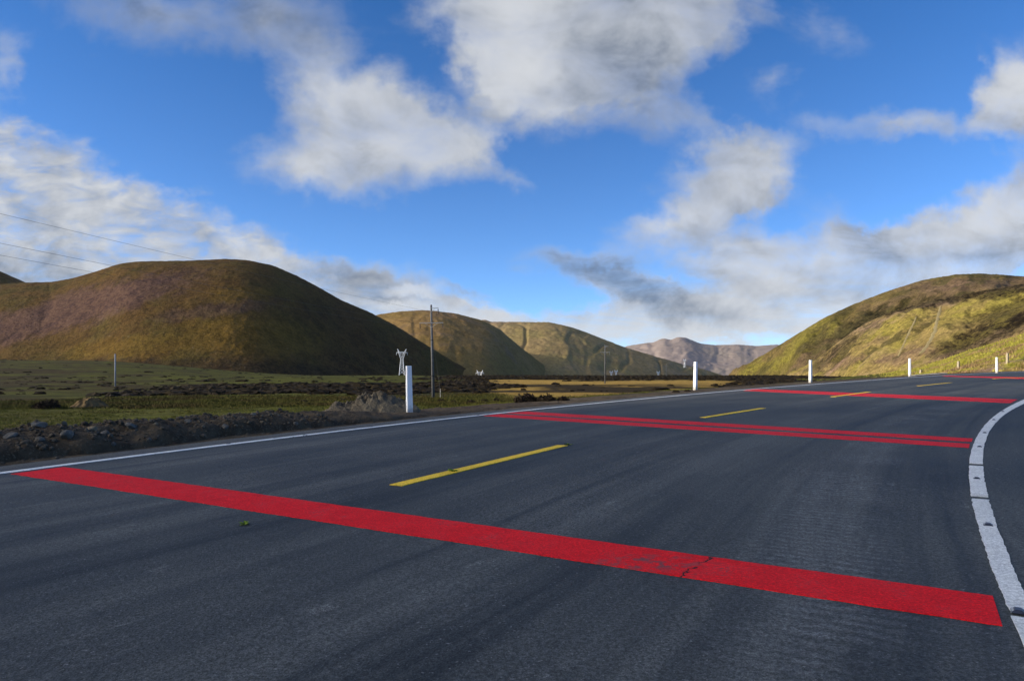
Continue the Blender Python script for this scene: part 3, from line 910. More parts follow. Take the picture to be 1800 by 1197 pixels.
HILL_F = build_hill('hill', 'yellow grassy hill spur with two pale trails on the right',
    [(1330, 700), (1385, 660), (1410, 647), (1440, 628), (1480, 596), (1520, 569), (1560, 551), (1600, 537.5), (1640, 528), (1700, 516), (1800, 499), (1900, 480), (2100, 450), (2300, 440), (2600, 470)],
    [(1330, 760), (1500, 640), (1800, 480), (2600, 330)], 300, -8, 300, M_HF, 1330, 2600, 460, 150, amp=11, wl=60, seed=52, gully=4.5, gw=45,
    veg_shade=[(0, 1640, 532, 130, 10, -12, 1.0), (0, 1760, 512, 100, 15, -8, 1.0), (0, 1790, 545, 110, 22, -18, 0.8), (0, 1740, 585, 130, 26, -22, 1.0), (0, 1470, 622, 60, 18, -38, 0.9), (0, 1530, 580, 40, 8, -32, 0.55),  # first channel: shadow bands and dark triangle painted as colour
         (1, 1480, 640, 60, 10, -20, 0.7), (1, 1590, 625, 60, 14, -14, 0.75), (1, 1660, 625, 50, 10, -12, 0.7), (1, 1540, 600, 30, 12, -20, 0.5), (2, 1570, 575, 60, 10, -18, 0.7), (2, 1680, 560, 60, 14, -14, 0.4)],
    foot=[(1330, 740), (1400, 560), (1500, 380), (1600, 290), (1800, 210), (2600, 150)])
HILL_G = build_hill('hillside', 'bright yellow-green grass bank beyond the road on the right',
    [(1400, 672), (1480, 664), (1560, 656), (1600, 650), (1650, 636), (1700, 619), (1750, 603), (1800, 586), (1900, 555), (2100, 520), (2600, 500)],
    [(1400, 300), (1600, 240), (1800, 190), (2600, 220)], 100, -1.5, 120, M_HG, 1400, 2600, 420, 150, amp=0.9, wl=16, seed=61, gully=0.4, gw=8,
    veg_shade=[(1, 1745, 640, 60, 7, -6, 0.9), (1, 1660, 650, 40, 4, -4, 0.6), (2, 1700, 630, 90, 5, -17, 1.0), (2, 1790, 600, 60, 5, -17, 1.0), (0, 1730, 615, 60, 6, -18, 0.6), (0, 1470, 664, 130, 11, -2, 1.0)],  # first channel: painted edge of the shadow triangle, then real dark heath
    foot=[(1400, 200), (1500, 120), (1600, 76), (1800, 70), (2100, 90), (2600, 120)])


def build_shade_ridge():
    # steep hill added outside the frame on the left to shade the near road
    nx, ny = 120, 200
    x = np.linspace(-1100, -330, nx); y = np.linspace(-620, 60, ny)
    X, Y = np.meshgrid(x, y, indexing='ij')
    prof = np.exp(-((X + 700) / 150.0) ** 2)
    lon = sstep(-620, -430, Y) * (1 - sstep(-105, -60, Y + 8 * fbm(X / 60, Y / 60, 81, 3)))
    Z = -6 + 216 * prof * lon + 6 * fbm(X / 50, Y / 50, 83, 5) * prof * lon
    structure(mesh_np('hill', np.c_[X.ravel(), Y.ravel(), Z.ravel()], grid_faces(nx, ny), M_HA), 'unseen hill added on the left to shade the near road')


build_shade_ridge()


# ------------------------------------------------------------------ road
def build_road():
    th = np.concatenate([np.linspace(3.02, 2.60, 40), np.linspace(2.60, 2.20, 160)[1:], np.linspace(2.20, 1.25, 60)[1:]])
    v = np.concatenate([np.linspace(-SHOULDER, 0, 4), np.linspace(0, 10.5, 40)[1:]])
    T, V = np.meshgrid(th, v, indexing='ij')
    ragged = 0.07 * fbm(T * 400, T * 90, 90, 4)
    Vv = V + np.where(V <= -SHOULDER + 1e-6, ragged, 0) + np.where(V >= 10.5 - 1e-6, 1.2 * ragged, 0)
    X, Y = polar_xy(T, r_line(T) - Vv)
    Z = zroad(X, Y)
    uv = np.c_[((TH0 - T) * RR).ravel(), V.ravel()]
    o = mesh_np('road', np.c_[X.ravel(), Y.ravel(), Z.ravel()], grid_faces(len(th), len(v))[:, ::-1], M_ASPH, uvs=uv)
    structure(o, 'two-lane asphalt road curving right')
    return o


ROAD = build_road()


def strip(name, left, right, mat, lift, label=None, thick=0.0):
    """painted strip between two point lists; thick adds a real edge"""
    n = len(left)
    vs = []
    for a, b in zip(left, right):
        vs.append((a[0], a[1], zroad(a[0], a[1]) + lift)); vs.append((b[0], b[1], zroad(b[0], b[1]) + lift))
    fs = [(2 * i, 2 * i + 1, 2 * i + 3, 2 * i + 2) for i in range(n - 1)]
    k = len(vs)
    vs += [(x, y, z - lift + 0.0005) for x, y, z in vs[:k]]
    for i in range(n - 1):
        fs.append((2 * i + 2, k + 2 * i + 2, k + 2 * i, 2 * i)); fs.append((2 * i + 1, k + 2 * i + 1, k + 2 * i + 3, 2 * i + 3))
    fs.append((0, k, k + 1, 1)); fs.append((2 * n - 1, k + 2 * n - 1, k + 2 * n - 2, 2 * n - 2))
    m = MB(); m.add(vs, fs)
    o = m.build(name, mat, ROAD)
    if label: o['label'] = label
    return o


def rough_edge(p0, p1, n, amp, seed):
    """points from p0 to p1 with a slightly ragged sideways wander"""
    p0 = np.array(p0[:2]); p1 = np.array(p1[:2])
    t = np.linspace(0, 1, n)[:, None]
    d = (p1 - p0) / np.linalg.norm(p1 - p0); nn = np.array((-d[1], d[0]))
    w = amp * fbm(t[:, 0] * n * 0.31, t[:, 0] * 0 + seed, seed, 4)[:, None]
    return p0 + (p1 - p0) * t + nn * w


_c0, _c1, _c2 = on_road(1187, 1021), on_road(1236, 985), on_road(1140, 990)
M_RED = mat_paint('red_paint', (0.80, 0.006, 0.010), 0.70, crack=((_c0.x, _c0.y), (_c1.x, _c1.y), (_c2.x, _c2.y)))


def quad_strip(name, c, mat, lift, label=None, n=60, amp=0.012):
    """c: pixel corners (upper-left, upper-right, lower-right, lower-left)"""
    P = [on_road(*q) for q in c]
    return strip(name, rough_edge(P[0], P[1], n, amp, 3), rough_edge(P[3], P[2], n, amp, 4), mat, lift, label)


quad_strip('red_stripe', [(112, 821), (1745, 1048), (1762, 1101), (20, 833)], M_RED, 0.004, 'wide red stripe across the near road', 220, 0.010)
quad_strip('red_stripe', [(928, 723.5), (1710, 771), (1708, 776.5), (890, 726)], M_RED_FAR, 0.004, 'upper red stripe of the near pair')
quad_strip('red_stripe', [(880, 728), (1704.6, 780.3), (1703.4, 787), (851, 731)], M_RED_FAR, 0.004, 'lower red stripe of the near pair')
quad_strip('red_stripe', [(1322, 683.6), (1789, 702.3), (1783, 705.0), (1316, 684.7)], M_RED_FAR, 0.004, 'upper red stripe of the far pair')
quad_strip('red_stripe', [(1314, 685.2), (1782, 705.7), (1776, 708.5), (1307, 686.6)], M_RED_FAR, 0.004, 'lower red stripe of the far pair')
quad_strip('red_stripe', [(1663, 660.6), (1860, 664.4), (1850, 667.6), (1656, 661.4)], M_RED_FAR, 0.004, 'farthest red stripe at the top of the bend')

# yellow centre dashes (4 m, laid along the centre of the road)
for i, (a, b) in enumerate([((695.5, 853.4), (989.5, 783.1)), ((1236, 734.2), (1341, 717.6)), ((1464, 697.6), (1528, 688.9)), ((1615, 678.4), (1671, 672.6)), ((1747, 666.1), (1799, 663.2))]):
    p, q = on_road(*a), on_road(*b)
    d = (q - p); d.z = 0; d.normalize()
    nrm = Vector((-d.y, d.x, 0)) * 0.078
    strip('centre_dash', rough_edge(p + nrm, q + nrm, 40, 0.006, 7), rough_edge(p - nrm, q - nrm, 40, 0.006, 8), M_YEL, 0.0075,
          ['nearest yellow dash', 'second yellow dash', 'third yellow dash over the red pair', 'fourth yellow dash', 'farthest yellow dash'][i])

# left white edge line
th = np.linspace(2.95, 1.5, 420)
lw = 0.075
xl, yl = polar_xy(th, r_line(th) + lw + 0.006 * fbm(th * 420, th * 0, 4, 4))
xr, yr = polar_xy(th, r_line(th) - lw + 0.006 * fbm(th * 420, th * 0 + 9, 5, 4))
strip('edge_line', list(zip(xl, yl)), list(zip(xr, yr)), M_WHITE, 0.0055, 'white edge line on the left')

# right white line, laid in pieces with gaps
RLp = [(1800, 702), (1784, 710), (1754, 727), (1737, 742), (1724, 757), (1713, 773.6), (1706, 790), (1704, 807), (1703.5, 823), (1706, 857), (1709, 877), (1717.5, 907), (1727.5, 940.7), (1739, 980.8), (1751, 1014), (1764, 1051), (1776, 1077.7), (1784, 1104), (1799, 1148)]
RRp = [(1800, 710), (1767, 727), (1750.5, 743.6), (1740.5, 760), (1733, 773.6), (1729, 790), (1727, 807), (1727.5, 817), (1734, 867), (1739, 884), (1751, 920.6), (1764, 957), (1776, 984), (1787.7, 1011), (1799, 1037.6)]


def edge_poly(pix):
    p = np.array([on_road(*q)[:2] for q in pix])
    th = np.arctan2(p[:, 1] - RC[1], p[:, 0] - RC[0]); off = np.hypot(p[:, 0] - RC[0], p[:, 1] - RC[1]) - RR
    o = np.argsort(th)
    return np.polyfit(th[o], off[o], 3), th.min(), th.max()


pl, l0, l1 = edge_poly(RLp); pr, r0, r1 = edge_poly(RRp)
t_hi = max(l1, r1); t_lo = min(l0, r0)


def th_at(px, py):
    p = on_road(px, py); return math.atan2(p.y - RC[1], p.x - RC[0])


def off_at(poly, lo, hi, th):
    return np.polyval(poly, np.clip(th, lo, hi))


cuts = [2.95, th_at(1788, 1078) + 0.0002, th_at(1716, 874) + 0.0002, th_at(1716, 816) + 0.0004, 1.5]
gaps = [0.0, 0.0004, 0.0009, 0.0013, 0.0]
for i in range(len(cuts) - 1):
    a = cuts[i] - gaps[i] / 2; b = cuts[i + 1] + gaps[i + 1] / 2
    t_ = np.linspace(a, b, 260 if i < 3 else 500)
    dist = (t_ - 0) * 900
    ol = off_at(pl, l0, l1, t_) + 0.008 * fbm(dist * 1.9, dist * 0 + i, 12, 4, 0.65)
    orr = off_at(pr, r0, r1, t_) + 0.008 * fbm(dist * 1.9, dist * 0 + 5 + i, 13, 4, 0.65)
    xl, yl = polar_xy(t_, RR + ol); xr, yr = polar_xy(t_, RR + orr)
    strip('edge_line', list(zip(xl, yl)), list(zip(xr, yr)), M_WLINE2, 0.0065,
          ['right white line, length nearest the camera', 'right white line, short length below the gap', 'right white line, shortest length between two gaps', 'right white line, long curving length'][i])


# ------------------------------------------------------------------ road studs
def make_stud(name, mat_body, mat_lens, s=1.0):
    m = MB()
    m.add([(-.055, -.045, 0), (.055, -.045, 0), (.055, .045, 0), (-.055, .045, 0), (-.04, -.018, .022), (.04, -.018, .022), (.04, .018, .022), (-.04, .018, .022)],
          [(3, 2, 1, 0), (4, 5, 6, 7), (0, 1, 5, 4), (1, 2, 6, 5), (2, 3, 7, 6), (3, 0, 4, 7)])
    root = thing(name, '', 'road stud')
    m.build('stud_body', mat_body, root, bevel=0.003)
    l = MB()
    l.box((0, -0.0335, 0.0115), (0.07, 0.003, 0.014), Matrix.Rotation(math.radians(-50), 3, 'X'))
    l.build('reflector', mat_lens, root)
    root.scale = (s, s, s)
    return root


stud0 = None
STUDS = [((400.5, 780.5), 'blue', 'blue road stud on the left white line, nearer one'), ((651.5, 750.5), 'blue', 'blue road stud on the left white line, in front of the dirt mound'),
         ((840, 730), 'blue', 'small stud on the left white line beside the start of the near red pair'),
         ((1790, 1077), 'dark', 'dark road stud on the right white line, closest to the bottom corner'), ((1737, 924), 'dark', 'dark road stud on the right white line, second from the bottom'),
         ((1717, 842), 'dark', 'dark road stud on the shortest piece of the right white line'), ((1722, 786), 'dark', 'dark road stud beside the right end of the near red pair'),
         ((1731, 761.5), 'dark', 'small dark road stud just past the right end of the near red pair'), ((1747, 738.5), 'dark', 'far dark road stud where the right line bends'),
         ((1763, 724), 'dark', 'farthest dark road stud on the right white line')]
protos = {}
for px, kind, lab in STUDS:
    p = on_road(*px)
    if kind not in protos:
        protos[kind] = make_stud('road_stud', M_STUD, M_STUDBLUE if kind == 'blue' else M_STEEL, 0.62)
        st = protos[kind]
    else:
        st = copy_tree(protos[kind])
    st.location = (p.x, p.y, zroad(p.x, p.y) + 0.006)
    thp = math.atan2(p.y - RC[1], p.x - RC[0])
    st.rotation_euler = (0, 0, thp + PI)
    st.rotation_euler = (0, 0, thp - PI / 2 + PI / 2 + PI / 2)
    st['label'] = lab; st['group'] = 'studs along the white edge lines'


# ------------------------------------------------------------------ weeds on the asphalt
def weed(px, label, n=26, size=0.05, seed=0):
    rng = random.Random(seed)
    p = on_road(*px)
    m = MB()
    for k in range(n):
        a = rng.uniform(0, 2 * PI); L = size * rng.uniform(0.6, 1.4); up = rng.uniform(0.15, 0.8)
        w = L * rng.uniform(0.12, 0.25)
        b = Vector((rng.gauss(0, size * .3), rng.gauss(0, size * .3), 0))
        d = Vector((math.cos(a), math.sin(a), up)).normalized(); sd = Vector((-math.sin(a), math.cos(a), 0)) * w
        mid = b + d * (L * .55) + sd; mid2 = b + d * (L * .55) - sd; tip = b + d * L - Vector((0, 0, L * .15))
        m.add([b, mid, tip, mid2], [(0, 1, 2, 3)])
    o = m.build('weed_tuft', M_WEED)
    o.location = (p.x, p.y, p.z + 0.002)
    tag(o, label, 'weed', 'small weeds growing through the asphalt')


weed((430, 922), 'small green weed on bare asphalt below the wide red stripe', 30, 0.04, 1)
weed((797, 829), 'green weed growing at the middle of the nearest yellow dash', 40, 0.05, 2)
weed((999, 782), 'green weed at the far tip of the nearest yellow dash', 28, 0.05, 3)


# ------------------------------------------------------------------ roadside posts
def make_post():
    bm = bmesh.new()
    bmesh.ops.create_cube(bm, size=1.0)
    for v in bm.verts:
        k = 0.072 if v.co.z < 0 else 0.060
        v.co = Vector((math.copysign(k, v.co.x), math.copysign(k, v.co.y), 1.2 if v.co.z > 0 else -0.12))
    top = [f for f in bm.faces if f.normal.z > 0.5]
    r = bmesh.ops.inset_region(bm, faces=top, thickness=0.012)
    for f in bm.faces:
        if f.normal.z > 0.9 and f.calc_center_median().z > 1.19:
            pass
    for v in {v for f in top for v in f.verts}: v.co.z += 0.012
    bmesh.ops.bevel(bm, geom=[e for e in bm.edges if abs(e.verts[0].co.z - e.verts[1].co.z) > 0.5], offset=0.008, segments=2, affect='EDGES')
    me = bpy.data.meshes.new('roadside_post'); bm.to_mesh(me); bm.free()
    me.materials.append(M_POST)
    return me


post_me = make_post()
PLAB = ['white roadside post beside the dirt mound, tallest in the picture', 'white roadside post in front of the dry yellow field',
        'white roadside post in front of the olive green hill', 'white roadside post at the end of the low concrete kerb', 'white roadside post at the right edge below the bright grass bank']
for i, ((bx, by), top, lean) in enumerate(zip([(720, 729), (1222, 685), (1424.5, 672), (1599, 662), (1752, 655.6)], [643, 636, 633, 630, 628], [-1.2, 1.6, 0.6, 0.3, 0.0])):
    p = on_road(bx, by)
    o = bpy.data.objects.new('roadside_post', post_me)
    C.objects.link(o)
    h = (by - top) / F_PX * p.y
    s = h / 1.212
    o.scale = (s ** 0.5, s ** 0.5, s)
    o.location = (p.x, p.y, p.z)
    o.rotation_euler = (0, math.radians(lean), math.radians([25, 40, 35, 38, 40][i]))
    tag(o, PLAB[i], 'post', 'white posts along the outer edge of the road')


# ------------------------------------------------------------------ rubble bank, mounds, stones
def bank_env(th):
    """height of the rubble bank along the road edge"""
    x, y = polar_xy(th, r_line(th) + 2.0)
    px = 900 + F_PX * x / np.maximum(y, 0.3)
    px = np.where(y < 3, -900, px)
    return np.interp(px, [-900, -100, 300, 470, 560, 600, 640, 690, 740, 800], [0.28, 0.30, 0.31, 0.27, 0.20, 0.18, 0.13, 0.04, 0.0, 0.0])


def bank_z(x, y):
    x = np.asarray(x, float); y = np.asarray(y, float)
    s = s_left(x, y); th = np.arctan2(y - RC[1], x - RC[0])
    e = bank_env(th)
    w = SHOULDER + 0.30 + 0.22 * fbm(x / 1.1, y / 1.1, 101, 3)
    k = (s - w) / 2.9
    prof = np.where((k > 0) & (k < 1), np.sin(np.clip(k, 0, 1) ** 0.62 * PI) ** 0.8, 0)
    lump = fbm(x / 0.75, y / 0.75, 103, 5, 0.6)
    rid = 1 - np.abs(fbm(x / 0.38, y / 0.38, 105, 4, 0.6)) * 2
    z = ground_z(x, y) + e * prof * (0.85 + 0.55 * lump + 0.22 * rid) + 0.02 * fbm(x / .12, y / .12, 107, 3) * np.minimum(1, prof * 3)
    return np.where(k > 0, z + 0.012, z - 0.02 + 0.0)


def build_bank():
    th = np.linspace(2.71, 2.485, 900)
    s = np.linspace(SHOULDER + 0.02, 4.1, 100)
    T, S = np.meshgrid(th, s, indexing='ij')
    X, Y = polar_xy(T, r_line(T) + S)
    Z = bank_z(X, Y)
    edge = (S <= s[0] + 1e-6) | (S >= s[-1] - 1e-6) | (T >= th[0] - 1e-9) | (T <= th[-1] + 1e-9)
    Z = np.where(edge, ground_z(X, Y) - 0.03, Z)
    structure(mesh_np('rubble_bank', np.c_[X.ravel(), Y.ravel(), Z.ravel()], grid_faces(len(th), len(s)), M_RUB), 'low bank of stony rubble along the left road edge')


M_RUB = mat_dirt('stony_rubble', (0.042, 0.030, 0.019), (0.078, 0.058, 0.037), (0.14, 0.115, 0.085), 0.035)
M_MOUND = mat_dirt('clay_clods', (0.075, 0.060, 0.043), (0.125, 0.105, 0.075), (0.20, 0.175, 0.13), 0.05)
M_EARTH = mat_dirt('brown_earth_grass', (0.07, 0.045, 0.022), (0.135, 0.092, 0.042), (0.20, 0.145, 0.07), 0.05, 0.7)
M_ROCK = mat_dirt('grey_stone', (0.075, 0.070, 0.063), (0.12, 0.112, 0.10), (0.18, 0.168, 0.15), 0.012, 1.6)
M_ROCKTAN = mat_dirt('tan_stone', (0.15, 0.115, 0.075), (0.23, 0.175, 0.11), (0.30, 0.24, 0.16), 0.012, 1.6)
M_PEB = mat_dirt('mixed_pebbles', (0.050, 0.039, 0.028), (0.098, 0.080, 0.059), (0.17, 0.148, 0.118), 0.01, 0.8)
build_bank()


def ico(sub=2):
    bm = bmesh.new()
    bmesh.ops.create_icosphere(bm, subdivisions=sub, radius=1.0)
    v = np.array([p.co[:] for p in bm.verts]); f = np.array([[q.index for q in p.verts] for p in bm.faces])
    bm.free()
    return v, f


ICO1, ICO2, ICO3, ICO4 = ico(1), ico(2), ico(3), ico(4)


def rock_shape(base, seed, flat=0.7, cuts=7):
    rng = np.random.default_rng(seed)
    v = base[0].copy()
    for _ in range(cuts):                     # chop facets off a ball
        n = rng.normal(size=3); n /= np.linalg.norm(n)
        d = rng.uniform(0.55, 0.85)
        k = v @ n - d
        v = v - np.where(k > 0, k, 0)[:, None] * n
    v = v * np.array((rng.uniform(0.85, 1.25), rng.uniform(0.75, 1.0), flat))
    v += 0.05 * np.c_[fbm(v[:, 0] * 3, v[:, 1] * 3 + v[:, 2], seed, 3), fbm(v[:, 1] * 3, v[:, 2] * 3 + v[:, 0], seed + 1, 3), fbm(v[:, 2] * 3, v[:, 0] * 3 + v[:, 1], seed + 2, 3)]
    return v


def ray_hit(px, py, zf, d0=3.0, d1=60.0):
    u = (px - 900) / F_PX; v = (657 - py) / F_PX
    d = np.linspace(d0, d1, 4000)
    hit = np.where(CAM_Z + v * d <= zf(u * d, d))[0]
    dd = d[hit[0]] if len(hit) else d1
    return u * dd, dd, float(zf(np.array([u * dd]), np.array([dd]))[0])


ROCKS = [(70, 750, 0.155, 0, 'large rounded grey rock on top of the rubble bank near the left edge'), (118, 768, 0.15, 0, 'broad grey boulder half buried in the face of the rubble bank'),
         (163, 757, 0.12, 1, 'tilted tan stone leaning on the rubble bank'), (185, 764, 0.11, 0, 'dark grey stone right of the tilted tan stone'),
         (230, 750, 0.13, 0, 'pale rock on the crest of the rubble bank'), (261, 775, 0.075, 0, 'small grey rock near the foot of the rubble bank'),
         (273, 746, 0.055, 1, 'small round tan stone on the crest of the bank'), (395, 751, 0.12, 0, 'rounded grey rock low on the bank where the dusty shoulder begins'),
         (20, 770, 0.13, 0, 'dark rock in the bank at the left edge of the picture'), (70, 775, 0.09, 0, 'small angular rock below the large rounded grey rock'),
         (200, 783, 0.06, 0, 'small rock at the foot of the bank below the tan stone'), (330, 742, 0.09, 0, 'grey rock near the crest of the bank, middle of its length'),
         (445, 730, 0.085, 0, 'grey rock on the crest of the bank before the mound'), (520, 745, 0.07, 0, 'flat stone low on the bank left of the mound')]
for i, (px, py, r, tan, lab) in enumerate(ROCKS):
    x, y, z = ray_hit(px, py, bank_z)
    r *= 0.72
    v = rock_shape(ICO3, 200 + i, 0.72) * r
    o = mesh_np('rock', v, ICO3[1], M_ROCKTAN if tan else M_ROCK, smooth=False)
    o.location = (x, y, z + r * 0.12)
    o.rotation_euler = (0.2 * math.sin(i * 3), 0.3 * math.cos(i * 5), i * 1.7)
    tag(o, lab, 'rock', 'larger stones in the rubble bank')


def build_stones():
    vs = []; fs = []; b = 0
    shapes = [(rock_shape(ICO1, 300 + k, 0.7, 5), ICO1[1]) for k in range(10)]
    th = RNG.uniform(2.54, 2.69, 7000); s = SHOULDER + 0.1 + RNG.beta(1.3, 1.6, 7000) * 3.1
    x, y = polar_xy(th, r_line(th) + s)
    e = bank_env(th)
    z = bank_z(x, y)
    for k in range(len(th)):
        if e[k] < 0.05 or y[k] < 4: continue
        r = 0.008 + 0.050 * RNG.random() ** 2.6
        v, f = shapes[k % 10]
        a = RNG.uniform(0, 2 * PI); ca, sa = math.cos(a), math.sin(a)
        w = np.c_[v[:, 0] * ca - v[:, 1] * sa, v[:, 0] * sa + v[:, 1] * ca, v[:, 2]] * r + (x[k], y[k], z[k] + r * 0.3)
        vs.append(w); fs.append(f + b); b += len(v)
    o = mesh_np('gravel', np.concatenate(vs), np.concatenate(fs), M_PEB, smooth=False)
    tag(o, 'loose small stones strewn over the rubble bank', 'gravel', kind='stuff')


build_stones()


def heap(name, label, cat, px, py, wx, wy, h, mat, seed, zf, lump=0.35, n=160, flat=1.1, at=None):
    x0, y0, z0 = ray_hit(px, py, zf) if at is None else (*at, float(zf(np.array([at[0]]), np.array([at[1]]))[0]))
    a = np.linspace(0, 2 * PI, n, endpoint=False); q = np.linspace(0, 1.0, 46)
    A, Q = np.meshgrid(a, q, indexing='ij')
    ex = 1 + 0.25 * fbm(np.cos(A) * 1.6 + seed, np.sin(A) * 1.6, seed, 3)
    X = np.cos(A) * Q * wx * ex; Y = np.sin(A) * Q * wy * ex
    base = zf(X + x0, Y + y0) - z0
    pr = np.cos(Q * PI / 2) ** flat
    l1 = fbm(X / (h * .9) + seed, Y / (h * .9), seed + 4, 5, 0.6)
    rid = 1 - 2 * np.abs(fbm(X / (h * .75) + seed, Y / (h * .75), seed + 6, 4, 0.55))
    Z = base + h * pr * (0.82 + lump * l1 + lump * 0.6 * rid) - 0.05 * (Q > 0.97)
    v = np.c_[X.ravel(), Y.ravel(), Z.ravel()]
    m_ = len(q)
    i = (np.arange(n)[:, None] * m_ + np.arange(m_ - 1)[None, :]).ravel()
    j = (((np.arange(n) + 1) % n)[:, None] * m_ + np.arange(m_ - 1)[None, :]).ravel()
    o = mesh_np(name, v, np.c_[i, j, j + 1, i + 1], mat)
    o.location = (x0, y0, z0)
    tag(o, label, cat)
    return o


heap('dirt_mound', 'grey-brown mound of cracked clay clods beside the nearest white post', 'mound', 645, 729, 1.45, 0.85, 0.40, M_MOUND, 5, ground_z, 0.75, flat=0.7, at=(-3.75, 17.9))
heap('earth_mound', 'brown earth mound with dry grass on the plain at left', 'mound', 158, 716, 1.35, 1.5, 0.72, M_EARTH, 8, ground_z, 0.45, flat=0.9)


# ------------------------------------------------------------------ plants
def bush_mesh(name, r, h, n, leaf, mat, seed):
    rng = np.random.default_rng(seed)
    # leaf clumps spread through a lumpy dome
    a = rng.uniform(0, 2 * PI, n); c = rng.uniform(0, 1, n); q = rng.uniform(0.45, 1.0, n) ** 0.6
    el = np.arcsin(c)
    lump = 1 + 0.35 * fbm(np.cos(a) * 1.8 + seed, np.sin(a) * 1.8 + el * 1.5, seed, 3)
    p = np.c_[np.cos(a) * np.cos(el) * r * q * lump, np.sin(a) * np.cos(el) * r * q * lump, np.sin(el) * h * q * lump]
    d1 = rng.normal(size=(n, 3)); d1 /= np.linalg.norm(d1, axis=1)[:, None]
    d2 = rng.normal(size=(n, 3)); d2 -= (d2 * d1).sum(1)[:, None] * d1; d2 /= np.linalg.norm(d2, axis=1)[:, None]
    s = leaf * rng.uniform(0.6, 1.4, n)[:, None]
    v = np.stack([p - d1 * s - d2 * s * .4, p + d1 * s - d2 * s * .4, p + d1 * s * .2 + d2 * s], axis=1).reshape(-1, 3)
    f = np.arange(3 * n).reshape(-1, 3)
    return v, f


M_BUSH = mat_foliage('dark_heather', (0.018, 0.012, 0.010), (0.042, 0.032, 0.020), 3.0)
M_HEATH = mat_foliage('heath_scrub', (0.010, 0.007, 0.004), (0.024, 0.017, 0.007), 0.6)
M_GRASS = mat_foliage('verge_grass', (0.060, 0.064, 0.011), (0.115, 0.118, 0.020), 0.9, (0.070, 0.055, 0.014))
M_BANKG = mat_foliage('bank_grass', (0.21, 0.21, 0.028), (0.40, 0.36, 0.07), 0.8, (0.27, 0.18, 0.09))
M_OLIVE = mat_foliage('rough_olive_grass', (0.045, 0.045, 0.010), (0.085, 0.080, 0.016), 1.2, (0.060, 0.045, 0.014))

BUSHES = [(776, 704, 0.62, 'dark bush just right of the utility pole'), (797, 705, 0.45, 'small dark bush second from the utility pole'), (828, 706, 0.60, 'broad dark bush, third in the row from the utility pole'),
          (852, 703.5, 0.50, 'dark bush in the row, fourth from the utility pole'), (872, 703, 0.62, 'purplish dark bush in the middle of the row by the road'), (896, 705, 0.45, 'dark bush behind the tip of the near red stripes'),
          (927, 704, 0.62, 'large dark bush with flat top, right half of the row'), (960, 703, 0.50, 'dark bush last but one in the row towards the road'), (989, 702, 0.36, 'purple bush nearest to the road edge'),
          (1188, 687.5, 0.26, 'tiny dark shrub left of the post by the dry field'), (1208, 686, 0.22, 'tiny dark tuft at the foot of the post by the dry field'), (920, 684, 0.75, 'dark bush on the near edge of the dry field'),
          (868, 683, 0.85, 'dark bush at the left corner of the dry field'), (1057, 686.5, 0.40, 'small dark bush at the near edge of the dry field, centre')]
BUSHES.append((84, 716, 1.45, 'dark brown scrub bush against the left side of the earth mound'))
for i, (px, py, r, lab) in enumerate(BUSHES):
    x, y, z = ray_hit(px, py + 2, ground_z, 10, 160)
    r *= 0.66
    v, f = bush_mesh('heather_bush', r, r * 0.72, 800 if r < 0.9 else 2600, r * (0.10 if r < 0.9 else 0.055), M_BUSH, 400 + i)
    o = mesh_np('heather_bush', v, f, M_BUSH, smooth=False)
    o.location = (x, y, z - 0.04)
    tag(o, lab, 'bush', 'dark heather bushes beside the road')


def scatter_heath():
    n = 110000
    u = RNG.uniform(-0.82, 0.66, n); d = np.exp(RNG.uniform(math.log(62), math.log(800), n))
    x, y = u * d, d
    field, heath, olive = masks(x, y)
    patch = fbm(x / 16, y / 16, 120, 4)
    p = 0.26 * heath * (1 + 0.8 * sstep(0.3, 0.4, u)) + 0.035 * (patch > 0.10) * sstep(100, 200, d) + 0.012 * (patch > 0.25) * (d < 110)
    p = p * (1 - 0.985 * field) * (d / 300) ** -0.3
    p = p * (s_left(x, y) > 20)
    keep = RNG.random(n) < p
    x, y, d, hm = x[keep], y[keep], d[keep], heath[keep]
    r = (0.28 + 0.85 * RNG.random(len(x)) ** 2) * (0.45 + 0.55 * np.sqrt(d / 150))
    z = ground_z(x, y)
    base = ICO2[0]
    print('heath', len(x))
    k = base[:, 2] > -0.3
    idx = -np.ones(len(base), int); idx[k] = np.arange(k.sum())
    bf = ICO2[1]; bf = bf[k[bf].all(1)]; bf = idx[bf]; bv = base[k]
    N = len(x); m_ = len(bv)
    a = RNG.uniform(0, 2 * PI, N)
    bx = bv[None, :, 0] * np.cos(a)[:, None] - bv[None, :, 1] * np.sin(a)[:, None]
    by = bv[None, :, 0] * np.sin(a)[:, None] + bv[None, :, 1] * np.cos(a)[:, None]
    jit = 1 + 0.30 * RNG.normal(size=(N, m_)).clip(-1.6, 1.6)
    asp = RNG.uniform(0.8, 1.6, N)
    V = np.stack([x[:, None] + bx * r[:, None] * jit * asp[:, None], y[:, None] + by * r[:, None] * jit, z[:, None] + np.maximum(bv[None, :, 2], -0.25) * (r * 0.42)[:, None] * jit], axis=2)
    Fs = (bf[None] + (np.arange(N) * m_)[:, None, None]).reshape(-1, 3)
    o = mesh_np('heath_scrub', V.reshape(-1, 3), Fs, M_HEATH, smooth=False)
    tag(o, 'low dark heath scrub covering the plain', 'heath', kind='stuff')


scatter_heath()


